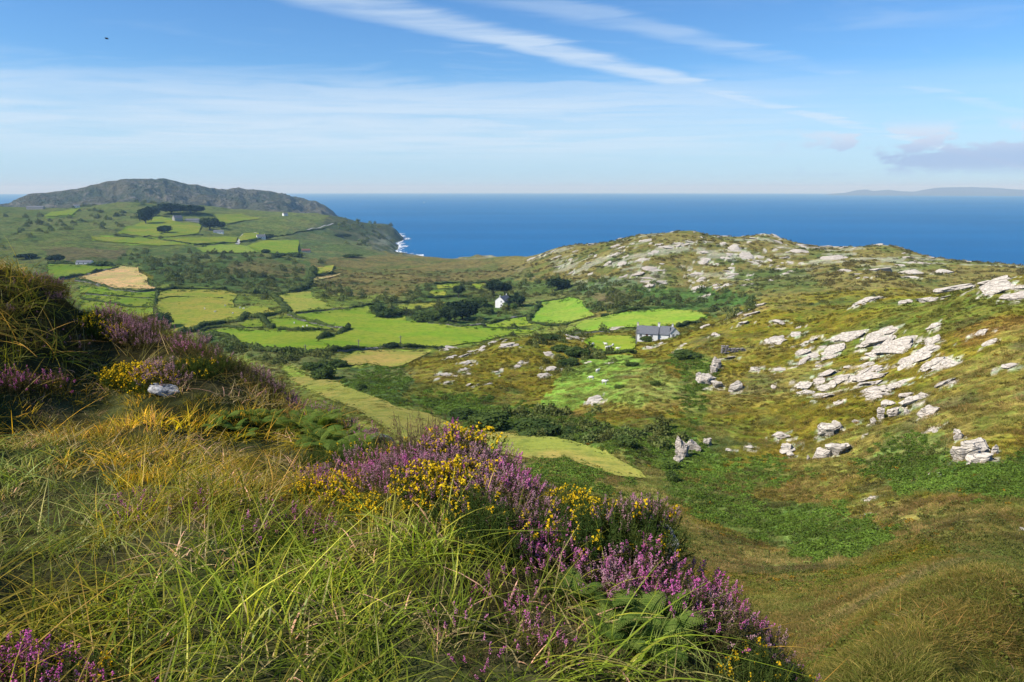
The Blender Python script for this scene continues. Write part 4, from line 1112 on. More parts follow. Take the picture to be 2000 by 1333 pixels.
outcrop('broad arc of pale rock slabs at the top of the right slope', *Z5, [(590,220,220,70),(860,190,200,50),(780,275,200,60),(880,250,120,60),(960,310,230,110),(1210,255,120,40),(1215,310,130,60),(1110,385,220,70),(1240,420,180,60),(1290,450,130,50),(790,355,110,40)], group=g1)
outcrop('pale rocks with a dark notch left of the broad slab arc', *Z5, [(250,345,90,50),(265,405,100,90),(385,440,60,50),(345,360,80,45),(470,335,140,60),(455,375,120,50),(410,300,40,35)], group=g1)
outcrop('stack of long parallel pale slabs in the middle of the right slope', *Z5, [(740,430,110,30),(760,480,190,45),(790,520,180,50),(760,572,160,50),(800,630,130,70),(880,610,120,70),(945,600,90,60),(850,650,110,40),(800,672,100,40),(950,580,110,50),(640,540,80,100),(660,605,40,40)], group=g1)
outcrop('scatter of broken slabs with a yellow gorse tuft among them', *Z5, [(440,500,120,55),(520,550,120,60),(380,560,80,80),(270,580,100,75),(290,640,80,60),(370,655,80,45),(440,610,100,60),(450,665,110,60),(530,710,70,35),(600,450,50,28),(570,530,40,40)], group=g1)
outcrop('row of upright pale blocks below the parallel slabs', *Z5, [(1080,690,170,50),(1040,655,90,30),(1150,660,90,40),(890,720,100,45),(940,790,80,75),(1030,780,40,45),(840,810,60,90),(785,850,40,65),(650,850,50,30)], group=g1, chunky=True)
outcrop('single pale block with a pointed top right of the upright blocks', *Z5, [(1210,785,110,55),(1195,755,50,50)], group=g1, chunky=True)
outcrop('flat tapering pale slab alone on the grass', *Z5, [(1320,565,140,40)], group=g1)
outcrop('two fissured grey outcrops low on the right slope', *Z5, [(430,930,140,95),(510,890,75,80),(525,1060,150,110),(400,1095,115,85),(300,1130,25,55)], group=g1, chunky=True)
outcrop('small jagged rocks left of the fissured grey outcrops', *Z5, [(100,965,90,45),(140,1050,95,75),(170,1100,50,40)], group=g1, chunky=True)
outcrop('largest grey boulder heap standing in the bracken', *Z5, [(1440,1100,110,130),(1560,1060,170,130),(1590,1130,150,70),(1690,1075,45,75),(1520,1170,60,40)], group=g1, chunky=True)
outcrop('thin upright rock above the largest boulder heap', *Z5, [(1420,960,55,90),(1400,930,40,40)], group=g1, chunky=True)
outcrop('small rocks beside the bracken patch on the right slope', *Z5, [(1220,910,70,45),(1245,925,40,30)], group=g1)
outcrop('pale rock group at the left edge of the right slope', *Z5, [(60,260,120,60),(210,210,70,50),(270,275,80,35),(330,245,60,40)], group=g1)
outcrop('long pale rock ledge near the crest of the right slope', *Z4, [(1610,225,160,40),(1660,215,70,30)], group=g1, rmax=260)
outcrop('rounded pale rock dome on the crest at the right edge', *Z4, [(1800,215,110,60),(1870,240,110,50),(1840,200,110,40),(1820,260,90,35)], group=g1, rmax=260)
outcrop('pale rocks at the far right end of the crest', *Z4, [(1950,290,100,35),(1965,232,70,28)], group=g1, rmax=260)
outcrop('small pale rock cluster under the crest line', *Z4, [(1455,302,100,36),(1550,285,40,18),(1340,315,60,16)], group=g1, rmax=260)
outcrop('pinkish rock ledges on the crest above the moor', *Z4, [(1110,265,120,36),(1160,272,90,30),(1190,240,40,18)], group=g1, rmax=270)
outcrop('leaning grey boulder beside the ruined wall', *Z4, [(280,655,55,85),(265,690,40,50)], group=g1, chunky=True)
outcrop('big shaded boulder at the left foot of the right slope', *Z4, [(235,745,100,80),(285,770,60,50),(185,715,40,25)], group=g1, chunky=True)
outcrop('boulder with a pale left face under the ruined wall', *Z4, [(395,785,80,60)], group=g1, chunky=True)
outcrop('tall split rock face standing at the foot of the right slope', *Z4, [(85,1130,90,140),(145,1110,85,100),(70,1190,50,50)], group=g1, chunky=True)
outcrop('small pale rock just right of the tall split rock face', *Z4, [(235,1090,45,55)], group=g1, chunky=True)
outcrop('orange tinted rock strata near the left end of the crest', *Z4, [(370,385,70,30),(450,350,90,26),(520,330,70,22),(480,380,80,22)], group=g1, rmax=290)
g2 = 'rock outcrops on the knoll'
kr = dict(rmin=120, rmax=330, group=g2)
outcrop('grey crag at the upper left corner of the knoll', *Z3, [(310,790,140,80),(270,810,60,50)], **kr)
outcrop('pale crag with a shaded left face on the knoll', *Z3, [(340,890,110,90),(430,885,110,50),(520,830,80,65),(500,860,70,40)], **kr)
outcrop('broken pale ledge climbing to the knoll top', *Z3, [(620,815,120,50),(650,780,60,35),(590,840,50,30)], **kr)
outcrop('white rocks along the top of the knoll', *Z3, [(760,720,120,45),(860,690,90,50),(880,715,60,35)], **kr)
outcrop('white rock scree just below the knoll top', *Z3, [(890,770,150,50),(990,765,70,45),(850,795,60,30)], **kr)
outcrop('pale stepped rocks on the left face of the knoll', *Z3, [(480,945,100,60),(450,1015,70,60),(500,1055,50,30)], **kr)
outcrop('brownish crag low on the left of the knoll', *Z3, [(260,1070,110,90),(195,1065,60,45),(280,1145,70,32),(180,1110,50,28)], **kr)
outcrop('narrow grey rock fin pointing down the knoll', *Z3, [(495,1170,60,95),(540,1190,35,50)], **kr)
outcrop('two small pale rocks right of the rock fin', *Z3, [(600,1165,45,55),(705,1160,60,22)], **kr)
outcrop('small pale stones in the middle of the knoll', *Z3, [(840,1015,35,28),(790,1035,50,28),(825,1080,20,70)], **kr)
outcrop('slanting pale rocks in the centre of the knoll', *Z3, [(985,985,80,80),(1030,945,70,50)], **kr)
outcrop('flat pale rock below the gorse on the knoll', *Z3, [(1320,860,110,36)], **kr)
outcrop('pale rocks at the right foot of the knoll', *Z3, [(1360,1000,110,70),(1290,1075,130,36),(1250,1090,70,36)], **kr)
outcrop('white rock behind the knoll beside yellow gorse', *Z3, [(1580,690,140,42)], **kr)
outcrop('pale rocks at the top of the rough meadow', *Z3, [(1950,950,90,40),(1740,935,40,26)], **kr)
outcrop('white rock mound left of the slate roofed cottage', (1000, 420), 3.92, [(820,870,110,48)], rmin=200, rmax=400)
outcrop('small rock pile below the rough meadow', (520, 680), 2.564, [(1650,265,70,70)], rmin=100, rmax=250)
# small single boulders
def boulders(lab, grp, lst, rmin, rmax, low=True):
    for px, py, w_, h_ in lst:
        o, p = slab(None, px, py, w_, h_, rmin, rmax, low, 'boulder')
        tag(o, lab, 'boulder', grp)
boulders('small pale boulder half sunk in the grass of the right slope', 'small boulders on the right slope',
 [(1524,631,24,10),(1521,723,18,10),(1513,757,16,10),(1526,633,10,7),(1917,652,26,9),(1938,669,24,9),(1823,639,24,9),(1972,715,20,10),(1426,680+20,18,9),(1474,722,16,10),(1423,880,14,13),(1464,874,17,12),(1525,851,26,16),(1540,880,26,26),(1691,850,8,6),(1811,932,15,8),(1702,975,22,7),(1644,1003,10,7),(1692,1006,16,13),(1996,1046,12,16),(1812,932,14,9),(1380,626,20,10),(1452,632,18,9),(1398,655,14,7),(1500,668,18,9),(1560,640,10,6),(1600,880,10,10),(1640,1080+8,8,6),(1270,668+12,16,7),(1290,672,14,6),(1325,685,12,7),(1338,672,10,6)], 60, 300)
r2 = np.random.default_rng(5)
lst = []
HP = [(1040,495),(1150,470),(1260,452),(1400,450),(1500,457),(1650,463),(1800,480),(1900,505),(1960,535),(1800,545),(1700,560),(1600,545),(1480,560),(1380,585),(1290,570),(1210,540),(1130,545),(1060,525)]
while len(lst) < 130:
    x = 1040 + 920 * r2.random(); y = 450 + 135 * r2.random()
    if in_poly(np.array([x]), np.array([y]), HP)[0] and fbm(np.array([x / 70.]), np.array([y / 22.]), 77, 3)[0] > -0.08 - 0.1 * r2.random():
        lst.append((x, y, 7 + 24 * r2.random() ** 2, 2.0 + 3.6 * r2.random() ** 1.5))
lst += [(a_, b_, c_ * 0.75, d_ * 0.8) for a_, b_, c_, d_ in [(1245,537,30,12),(1268,525,32,12),(1214,517,20,10),(1189,516,20,9),(1270,559,26,13),(1290,553,28,10),(1370,547,28,14),(1362,563,24,20),(1400,563,14,30),(1418,558,14,24),(1375,514,30,14),(1436,489,30,14),(1459,502,32,16),(1375,494,22,10),(1212,467,20,9),(1204,481,26,7),(1630,505,50,12),(1720,530,60,16),(1780,535,50,14),(1650,530,40,9),(1560,492,44,10),(1840,533,40,10)]]
boulders('pale rock ledge among the heather of the hill above the sea', 'rock ledges of the hill above the sea', lst, 430, 900)
# bare ground rock showing in the turf round the slabs
cvf = cv0[:NF].copy(); gxf, gyf = GX[:NF], GY[:NF]
bn = fbm(gxf / 1.7 + gyf / 3.0, gyf / 1.2, 131, 4, 0.6)
for bx_, by_, wa, wb in BARE:
    rr_ = math.hypot(bx_, by_); ta = math.degrees(math.atan2(bx_, by_)); ext = 1.0 * max(wa, wb) + 0.25
    i0 = max(0, int((ta - math.degrees(ext / rr_) + TH_MAX) / DTH)); i1 = min(NF, int((ta + math.degrees(ext / rr_) + TH_MAX) / DTH) + 2)
    j0 = max(0, int((math.log(max(rr_ - ext, 1)) - LR[0]) / DLR)); j1 = min(NR, int((math.log(rr_ + ext) - LR[0]) / DLR) + 2)
    d = np.hypot(gxf[i0:i1, j0:j1] - bx_, gyf[i0:i1, j0:j1] - by_) / (ext / 1.1)
    k = sstep(bn[i0:i1, j0:j1] * 1.3 + (1 - d) * 0.5, 0.16, 0.27)[..., None] * 0.75
    cvf[i0:i1, j0:j1] = cvf[i0:i1, j0:j1] * (1 - k) + np.array((0.47, 0.42, 0.35)) * k
rockm = np.abs(cvf - cv0[:NF]).max(-1) > 0.08
cv1 = cv0.copy(); cv1[:NF] = cvf
cc[:-1, :3] = cv1.reshape(-1, 3); gmesh.attributes['cover'].data.foreach_set('color', cc.ravel())
# the ruined wall: courses of single stones
rw, r = house_root('ruined_wall', 1430, 690, 0.05, 'ruined dry stone wall with a taller left end on the right slope', 'ruin', 120)
M_dry = simple_mat('dry_stone', (0.30, 0.265, 0.245), 0.95, 0.55, 1.7, bump=0.05)
stone_me = [mesh_np('stone', *lump((0, 0, 0), (0.5, 0.5, 0.5), s, 2, 0.5, 1.1), M_dry) for s in range(4)]
rs_ = random.Random(3)
sc_ = r / FP
for course in range(6):
    xa, xb = (-22, 26) if course < 3 else ((-22, 18) if course == 3 else (-22, -10))
    x = xa * sc_
    while x < xb * sc_:
        wd = 0.55 + 0.6 * rs_.random()
        if rs_.random() > 0.08:
            s = new_obj('stone', rs_.choice(stone_me), rw); s.location = (x + wd / 2, 0.15 * rs_.random(), 0.10 + course * 0.36); s.scale = (wd, 0.7, 0.40); s.rotation_euler = (0.1 * rs_.random(), 0.15 * (rs_.random() - 0.5), 0.3 * (rs_.random() - 0.5))
        x += wd * 0.92

# ------------------------------------------------------------------ poles, sheep, boat, bird
M_pole = simple_mat('weathered_pole', (0.23, 0.21, 0.18), 0.9, 0.3, 2.0)
M_iron = simple_mat('pole_iron', (0.25, 0.25, 0.25), 0.5, 0.2, 2.0)
def pole(px, py, hpx, label):
    p, r = hit(px, py, 150, 900); h = hpx * r / FP
    root = empty('utility_pole', p, 0.3)
    new_obj('mast', mesh_np('mast', *tube([(0, 0, -0.5), (0, 0, h * 0.5), (0, 0, h)], [0.22, 0.19, 0.15], 8), M_pole), root)
    box_obj('crossarm', (-0.9, 0.9, -0.27, -0.152, h - 0.75, h - 0.6), M_pole, root)
    for x in (-0.75, 0.0, 0.75):
        new_obj('insulator', mesh_np('insulator', *tube([(x, -0.21, h - 0.601), (x, -0.21, h - 0.5), (x, -0.21, h - 0.4)], [0.05, 0.09, 0.05], 6), M_iron), root)
    tag(root, label, 'pole', 'utility poles in the valley')
pole(783, 680, 25, 'tallest utility pole, beside the low dark bush'); pole(701, 682, 19, 'utility pole left of the low dark bush, in the largest field')
pole(597, 691, 18, 'utility pole at the lower edge of the long field'); pole(541, 688, 10, 'shortest utility pole, leftmost in the valley'); pole(1243, 672, 30, 'utility pole at the left gable of the slate roofed cottage')
M_fleece = simple_mat('fleece', (0.72, 0.69, 0.62), 1.0, 0.2, 6.0)
def sheep_mesh(graze):
    g = Geo()
    g.add(*lump((0, 0, 0.62), (0.58, 0.30, 0.31), 2, 2, 0.18, 3.0))
    hz = 0.28 if graze else 0.86
    g.add(*tube([(0.42, 0, 0.68), (0.62, 0, 0.60 if graze else 0.8)], [0.2, 0.13], 7)); g.add(*lump((0.76, 0, hz + (0.1 if graze else 0.0)), (0.17, 0.09, 0.11), 4, 1, 0.1))
    for sx in (-0.36, 0.34):
        for sy in (-0.14, 0.14): g.add(*tube([(sx, sy, 0.5), (sx + 0.02, sy, 0.25), (sx, sy, 0.0)], [0.085, 0.05, 0.045], 6))
    for sy in (-0.1, 0.1): g.add(*lump((0.68, sy, hz + 0.13), (0.05, 0.06, 0.03), 3, 1, 0.1))
    return g.mesh('sheep', M_fleece, True)
SHEEP = [sheep_mesh(True), sheep_mesh(False)]
def flock(lst, label, grp):
    for i, (px, py) in enumerate(lst):
        p, r = hit(px, py, 85, 900)
        o = new_obj('sheep', SHEEP[i % 2], None, p + Vector((0, 0, 0.05 + r * 0.0007))); o.rotation_euler = (0, 0, random.random() * 6.28); o.scale = (1.25,) * 3
        tag(o, label, 'sheep', grp)
flock([(1158,677),(1183,677),(1185,684),(1189,683),(1197,679),(1206,686)], 'white sheep grazing in the paddock left of the cottage', 'sheep in the paddock')
flock([(1155,744),(1167,730),(1158,690+8),(1180,752)], 'white sheep in the rough meadow below the paddock', 'sheep in the rough meadow')
flock([(469,604),(476,606),(440,600),(420,612),(455,615),(400,606)], 'tiny white sheep on the hummocky meadow', 'sheep on the hummocky meadow')
flock([(592,642),(600,640),(575,634)], 'tiny white sheep in the wedge plot between walls', 'sheep in the wedge plot')
X, Y, Zs = pix_dir(828, 397); rb = CAMZ / -float(Zs)
bt = tag(empty('sailing_boat', (float(X) * rb, float(Y) * rb, 0), 0.4), 'tiny white sailing boat far out on the sea', 'boat')
hv = [(-6, -1.6, 1.2), (-6, 1.6, 1.2), (3, 1.7, 1.3), (7.5, 0, 1.6), (3, -1.7, 1.3), (-5.4, -1.0, -0.6), (-5.4, 1.0, -0.6), (3, 0.9, -0.6), (6.2, 0, -0.4), (3, -0.9, -0.6)]
new_obj('hull', poly_mesh('hull', hv, [(0, 1, 2, 3, 4), (0, 5, 6, 1), (1, 6, 7, 2), (2, 7, 8, 3), (3, 8, 9, 4), (4, 9, 5, 0), (5, 9, 8, 7, 6)], M_trim), bt)
new_obj('mast', mesh_np('mast', *tube([(1, 0, 1), (1, 0, 16)], [0.14, 0.08], 6), M_iron), bt)
new_obj('sail', poly_mesh('sail', [(0.8, 0.05, 2.2), (-5.5, 0.5, 2.2), (-2.4, 0.75, 7), (0.8, 0.05, 15.5), (1.3, 0.06, 2.4), (7.2, 0.05, 2.0), (3.8, 0.6, 7), (1.3, 0.06, 14)], [(0, 1, 2), (0, 2, 3), (4, 6, 5), (4, 7, 6)], M_trim), bt)
X, Y, Zs = pix_dir(208, 76); rb = 120.0
bd = empty('bird', (float(X) * rb, float(Y) * rb, CAMZ + float(Zs) * rb), 0.9)
M_bird = simple_mat('dark_plumage', (0.03, 0.03, 0.035), 0.8, 0.3, 5.0)
g = Geo(); g.add(*lump((0, 0, 0), (0.24, 0.07, 0.07), 1, 2, 0.1)); g.add(*lump((0.25, 0, 0.03), (0.07, 0.05, 0.05), 2, 1, 0.1))
for s in (-1, 1): g.add(np.array([(0.10, s * 0.04, 0.03), (-0.10, s * 0.04, 0.03), (-0.06, s * 0.3, 0.14), (0.10, s * 0.3, 0.15), (-0.10, s * 0.58, 0.08), (0.10, s * 0.04, 0.045), (-0.10, s * 0.04, 0.045), (-0.06, s * 0.3, 0.15), (0.10, s * 0.3, 0.16)]), np.array([(0, 1, 2, 3), (3, 2, 4, 4), (5, 8, 7, 6), (8, 4, 7, 7)]))
g.add(np.array([(-0.2, -0.03, 0.02), (-0.2, 0.03, 0.02), (-0.42, 0.08, 0.0), (-0.42, -0.08, 0.0)]), np.array([(0, 1, 2, 3)]))
bpy.data.objects.remove(bd)
bd = new_obj('bird', g.mesh('bird', M_bird, True), None, (float(X) * rb, float(Y) * rb, CAMZ + float(Zs) * rb)); bd.rotation_euler = (0.2, 0.1, 0.9)
tag(bd, 'small dark bird gliding high in the blue sky', 'bird')

# ------------------------------------------------------------------ surf along the rocky shore
M_foam = simple_mat('foam', (0.80, 0.84, 0.86), 0.9, 0.08, 0.05)
jj_, kk_ = np.meshgrid(np.linspace(-14, -7.0, 300), np.linspace(math.log(1350), math.log(5000), 500), indexing='ij')
fx_, fy_ = np.sin(np.radians(jj_)) * np.exp(kk_), np.cos(np.radians(jj_)) * np.exp(kk_)
dep = -ground_z(fx_, fy_)
nf = fbm(fx_ / 60., fy_ / 60., 91, 4, 0.6)
m_ = (dep > -1.5) & (dep < 9 + 22 * nf) & (np.abs(np.sin(dep * 0.35 + nf * 7)) > 0.62) & (np.exp(kk_) < 2600)
idx = np.argwhere(m_[:-1, :-1])
V = []; F = []
for a, b in idx:
    o_ = len(V)
    for da, db in ((0, 0), (1, 0), (1, 1), (0, 1)): V.append((fx_[a + da, b + db], fy_[a + da, b + db], 0.35 + 0.6 * max(0, nf[a, b])))
    F.append((o_, o_ + 3, o_ + 2, o_ + 1))
if F:
    surf = new_obj('surf', poly_mesh('surf', V, F, M_foam))
    tag(surf, 'white surf breaking along the rocky shore below the headland', None, None, 'stuff')
# ------------------------------------------------------------------ scattering of ground vegetation (uncountable: stuff)
def sample_cover(x, y):
    t = np.degrees(np.arctan2(x, y)); r = np.maximum(np.hypot(x, y), R0 * 1.001)
    i = np.clip(np.rint((t + TH_MAX) / DTH).astype(int), 0, NF - 1); j = np.clip(np.rint((np.log(r) - LR[0]) / DLR).astype(int), 0, NR - 1)
    return cv0[i, j], fieldm[i, j], HID[i, j], (PX[i, j], PY[i, j])
angf = np.arctan2(ZG[:NF], np.exp(LR)[None, :])
runmax = np.maximum.accumulate(angf, axis=1)
HID = np.degrees(runmax - angf)             # how far below the skyline of nearer ground (degrees)
def blades(n, h, spread, width, lean=0.45, curl=0.6, seed=0, seg=4, hj=0.5, droop=0.25, straw=0.15, wide_base=1.0, brush=None):
    """a tuft of tapering curved blades, with a colour multiplier per blade"""
    r = np.random.default_rng(seed)
    ph = r.random(n) * 6.283; d0 = spread * np.sqrt(r.random(n)); a0 = r.random(n) * 6.283
    b = np.stack([np.cos(a0) * d0, np.sin(a0) * d0, np.zeros(n)], 1)
    ph = np.where(r.random(n) < 0.35, a0 + r.normal(0, 0.8, n), ph)
    if brush is not None: ph = brush + r.normal(0, 0.5, n)
    hh = h * (1 - hj + hj * 2 * r.random(n) * 0.75); le = lean * (0.2 + r.random(n)); cu = curl * r.random(n); dr = droop * (0.2 + r.random(n)) * 1.3
    dirv = np.stack([np.cos(ph), np.sin(ph), np.zeros(n)], 1)
    tw = ph + 1.5708 + r.normal(0, 0.7, n)
    side = np.stack([np.cos(tw), np.sin(tw), 0.2 * r.normal(size=n)], 1)
    V = []
    for k in range(seg + 1):
        t = k / seg
        c = b + dirv * (hh * (le * t + cu * t * t))[:, None]; c[:, 2] += hh * (t - dr * t * t)
        w_ = width * (0.7 + 0.6 * r.random(n)) if k == 0 else w_
        wk = w_ * (1 - t ** 1.6) * 0.5 + 0.0004
        V.append(np.stack([c - side * wk[:, None], c + side * wk[:, None]], 1))
    V = np.array(V)                      # seg+1, n, 2, 3
    V = V.transpose(1, 0, 2, 3).reshape(-1, 3)
    q = np.array([(2 * k, 2 * k + 1, 2 * k + 3, 2 * k + 2) for k in range(seg)])
    F = (np.arange(n)[:, None, None] * (2 * (seg + 1)) + q[None]).reshape(-1, 4)
    m = 0.75 + 0.5 * r.random(n)
    sh = np.stack([m, m, m], 1)
    st = r.random(n) < straw
    sh[st] *= np.array([2.0, 1.45, 2.2]) * (0.8 + 0.5 * r.random(st.sum()))[:, None]
    return V, F, np.repeat(sh, 2 * (seg + 1), 0)
def with_shade(me, sh):
    a = me.attributes.new('shade', 'FLOAT_COLOR', 'POINT')
    c = np.ones((len(me.vertices), 4), np.float32); c[:, :3] = sh
    a.data.foreach_set('color', c.ravel())
    return me
def tuft(mat, *a, **k):
    V, F, sh = blades(*a, **k)
    return with_shade(mesh_np('tuft', V, F, mat), sh)
def cloud_model(mat, n, wd, h, size, seed, flat=0.0):
    r = np.random.default_rng(seed)
    p = r.normal(size=(n, 3)); p /= np.linalg.norm(p, axis=1)[:, None]; p[:, 2] = np.abs(p[:, 2])
    k = (0.55 + 0.5 * r.random(n))[:, None] * (1 + 0.5 * np.array([mnoise.noise(Vector(v) * 2.3 + Vector((seed, 2, 1))) for v in p]))[:, None]
    p = p * k * np.array([wd / 2, wd / 2, h])
    V, F = leaf_quads(p, size, 0.7, flat)
    sh = np.repeat((0.65 + 0.7 * r.random(n))[:, None] * np.ones(3), 4, 0)
    return with_shade(mesh_np('clump', V, F, mat), sh)
def scatter(name, label, models, pos, rot, scl, tone, idx):
    me = bpy.data.meshes.new(name)
    n = len(pos)
    me.vertices.add(n); me.vertices.foreach_set('co', np.asarray(pos, np.float32).ravel())
    a = me.attributes.new('rot', 'FLOAT_VECTOR', 'POINT'); a.data.foreach_set('vector', np.asarray(rot, np.float32).ravel())
    a = me.attributes.new('scl', 'FLOAT_VECTOR', 'POINT'); a.data.foreach_set('vector', np.asarray(scl, np.float32).ravel())
    a = me.attributes.new('idx', 'INT', 'POINT'); a.data.foreach_set('value', np.asarray(idx, np.int32))
    a = me.attributes.new('tone', 'FLOAT_COLOR', 'POINT'); t4 = np.ones((n, 4), np.float32); t4[:, :3] = tone; a.data.foreach_set('color', t4.ravel())
    ob = new_obj(name, me)
    ng = bpy.data.node_groups.new(name + '_scatter', 'GeometryNodeTree')
    ng.interface.new_socket('Geometry', in_out='INPUT', socket_type='NodeSocketGeometry'); ng.interface.new_socket('Geometry', in_out='OUTPUT', socket_type='NodeSocketGeometry')
    N = ng.nodes; Lk = ng.links
    gi = N.new('NodeGroupInput'); go = N.new('NodeGroupOutput'); iop = N.new('GeometryNodeInstanceOnPoints'); jn = N.new('GeometryNodeJoinGeometry')
    for i, m in enumerate(models):
        src = bpy.data.objects.new(name + '_model', m)
        oi = N.new('GeometryNodeObjectInfo'); oi.inputs['Object'].default_value = src; oi.inputs['As Instance'].default_value = True
        Lk.new(oi.outputs['Geometry'], jn.inputs[0])
    def na(nm, typ):
        x = N.new('GeometryNodeInputNamedAttribute'); x.data_type = typ; x.inputs['Name'].default_value = nm
        return x.outputs['Attribute']
    e2r = N.new('FunctionNodeEulerToRotation')
    Lk.new(na('rot', 'FLOAT_VECTOR'), e2r.inputs[0]); Lk.new(e2r.outputs[0], iop.inputs['Rotation'])
    Lk.new(na('scl', 'FLOAT_VECTOR'), iop.inputs['Scale']); Lk.new(na('idx', 'INT'), iop.inputs['Instance Index'])
    iop.inputs['Pick Instance'].default_value = True
    Lk.new(gi.outputs[0], iop.inputs['Points']); Lk.new(jn.outputs[0], iop.inputs['Instance']); Lk.new(iop.outputs[0], go.inputs[0])
    md = ob.modifiers.new('scatter', 'NODES'); md.node_group = ng
    return tag(ob, label, None, None, 'stuff')
def polar_points(n, ra, rb, tmax=42.5):
    t = np.radians((rng.random(n) * 2 - 1) * tmax); r = np.exp(math.log(ra) + rng.random(n) * math.log(rb / ra))
    return np.sin(t) * r, np.cos(t) * r, r
def euler_rand(n, tilt=0.12):
    return np.stack([rng.normal(0, tilt, n), rng.normal(0, tilt, n), rng.random(n) * 6.283], 1)
M_inst = leaf_mat('meadow_blades', (0.1, 0.1, 0.03), (0.16, 0.15, 0.04), 0.35, 1.5, True, 0.5)
M_instd = leaf_mat('heath_leaves', (0.1, 0.1, 0.03), (0.09, 0.10, 0.025), 0.22, 0.8, True, 0.5)

# zone tests in photograph pixels for scattered points
def in_zone(P, poly): return in_poly(P[0] + 55 * fbm(P[0] / 40., P[1] / 22., 4, 4, 0.6), P[1] + 34 * fbm(P[0] / 40., P[1] / 22., 14, 4, 0.6), poly)
BR1 = [(1285,935),(1360,948),(1480,980),(1580,986),(1660,1010),(1750,1044),(1720,1075),(1670,1094),(1580,1086),(1510,1066),(1440,1042),(1370,1006),(1300,968)]
BR2 = [(1690,905),(1740,850),(1850,850),(1860,900),(1950,900),(2100,860),(2100,975),(1850,965),(1760,955)]
BR3 = [(1320,690),(1400,700),(1380,760),(1370,850),(1330,800)]
BR4 = [(780,770),(1000,790),(1200,830),(1350,850),(1440,900),(1330,940),(1100,870),(880,825)]
BR5 = [(640,725),(720,714),(790,718),(815,745),(770,795),(700,768),(660,750)]
BR6 = [(1330,925),(1500,895),(1600,920),(1480,960),(1400,955)]
BR7 = [(1020,880),(1110,890),(1200,930),(1240,960),(1100,960),(1020,930)]
BRK = [BR1, BR2, BR3, BR4, BR5, BR6, BR7]

def align(x, y, e=0.4, spin=None):
    """euler angles that lay a tile on the slope, with a random spin"""
    gx = (ground_z(x + e, y) - ground_z(x - e, y)) / (2 * e); gy = (ground_z(x, y + e) - ground_z(x, y - e)) / (2 * e)
    out = np.empty((len(x), 3))
    for i in range(len(x)):
        nrm = Vector((-gx[i] * 0.85, -gy[i] * 0.85, 1.0)).normalized()
        q = Vector((0, 0, 1)).rotation_difference(nrm).to_matrix() @ Matrix.Rotation(rng.random() * 6.283 if spin is None else spin[i], 3, 'Z')
        out[i] = q.to_euler()
    return out
er = fieldm.copy()
for _ in range(2): er = np.minimum.reduce([er, np.roll(er, 1, 0), np.roll(er, -1, 0), np.roll(er, 1, 1), np.roll(er, -1, 1)])
fieldcore = er
def core_mask(x, y):
    t = np.degrees(np.arctan2(x, y)); r = np.maximum(np.hypot(x, y), R0 * 1.001)
    i = np.clip(np.rint((t + TH_MAX) / DTH).astype(int), 0, NF - 1); j = np.clip(np.rint((np.log(r) - LR[0]) / DLR).astype(int), 0, NR - 1)
    return fieldcore[i, j]
# moor grass on the slope below, laid in square sods
x, y, r = polar_points(26000, 6.5, 210)
c, fm, hid, P = sample_cover(x, y)
isb = np.zeros(len(x), bool)
for b in BRK: isb |= in_zone(P, b) & (r > 28)
xx_, yy_, rr2 = polar_points(9000, 5, 70); k_ = (np.degrees(np.arctan2(xx_, yy_)) > 14)
x = np.concatenate([x, xx_[k_]]); y = np.concatenate([y, yy_[k_]]); r = np.concatenate([r, rr2[k_]])
c, fm, hid, P = sample_cover(x, y)
isb = np.zeros(len(x), bool)
for b in BRK: isb |= in_zone(P, b) & (r > 28)
cm_ = core_mask(x, y) > 0.5
keep = (~cm_ | (r < 300)) & (hid < 1.6) & ~(isb & (rng.random(len(x)) < 0.7)) & ~((r < 17) & (P[0] < 800)) & (r > 9)
x, y, r, c, cm_ = x[keep], y[keep], r[keep], c[keep], cm_[keep]
n = len(x)
patch = fbm(x / 3.2, y / 3.2, 35, 3)[:, None]
tone = np.clip(c * 1.15 * (1 + 0.45 * patch) * (0.8 + 0.4 * rng.random((n, 1))), 0.01, 0.8)
pz = fbm(x / 6.0, y / 6.0, 36, 3)[:, None]; pz = pz * 0.7; tone = tone + np.clip(pz * 2.2, 0, 0.7) * (np.array((0.15, 0.20, 0.035)) - tone) + np.clip(-pz * 2.2 - 0.1, 0, 0.6) * (np.array((0.26, 0.19, 0.06)) - tone); pb = fbm(x / 3.1, y / 3.1, 37, 3)[:, None]; tone = np.clip(tone * (1 + 0.6 * pb), 0.015, 0.8)
s = (0.8 + 0.4 * rng.random(n)) * (0.55 + 0.85 * sstep(r, 10, 110))
fcol = np.clip(c * (0.75 + 0.5 * rng.random((n, 1))) * (1 + 1.1 * patch), 0.01, 0.8); tone[cm_] = fcol[cm_]
hz_ = np.where(cm_, 0.30, 0.7 + 0.3 * rng.random(n)); lf_ = np.where(cm_, 0.05 + r * 0.0007, -0.03)
mod = [tuft(M_inst, 120, 0.36, 0.75, 0.026, 0.8, 0.7, seed=50 + i, seg=3, straw=0.25, droop=0.5) for i in range(5)]
idx = rng.integers(0, 5, n)
scatter('moor_grass', 'windblown olive moor grass covering the slopes below', mod, np.stack([x, y, ground_z(x, y) + lf_], 1), align(x, y, 0.8), np.stack([s, s, s * hz_], 1), tone, idx)
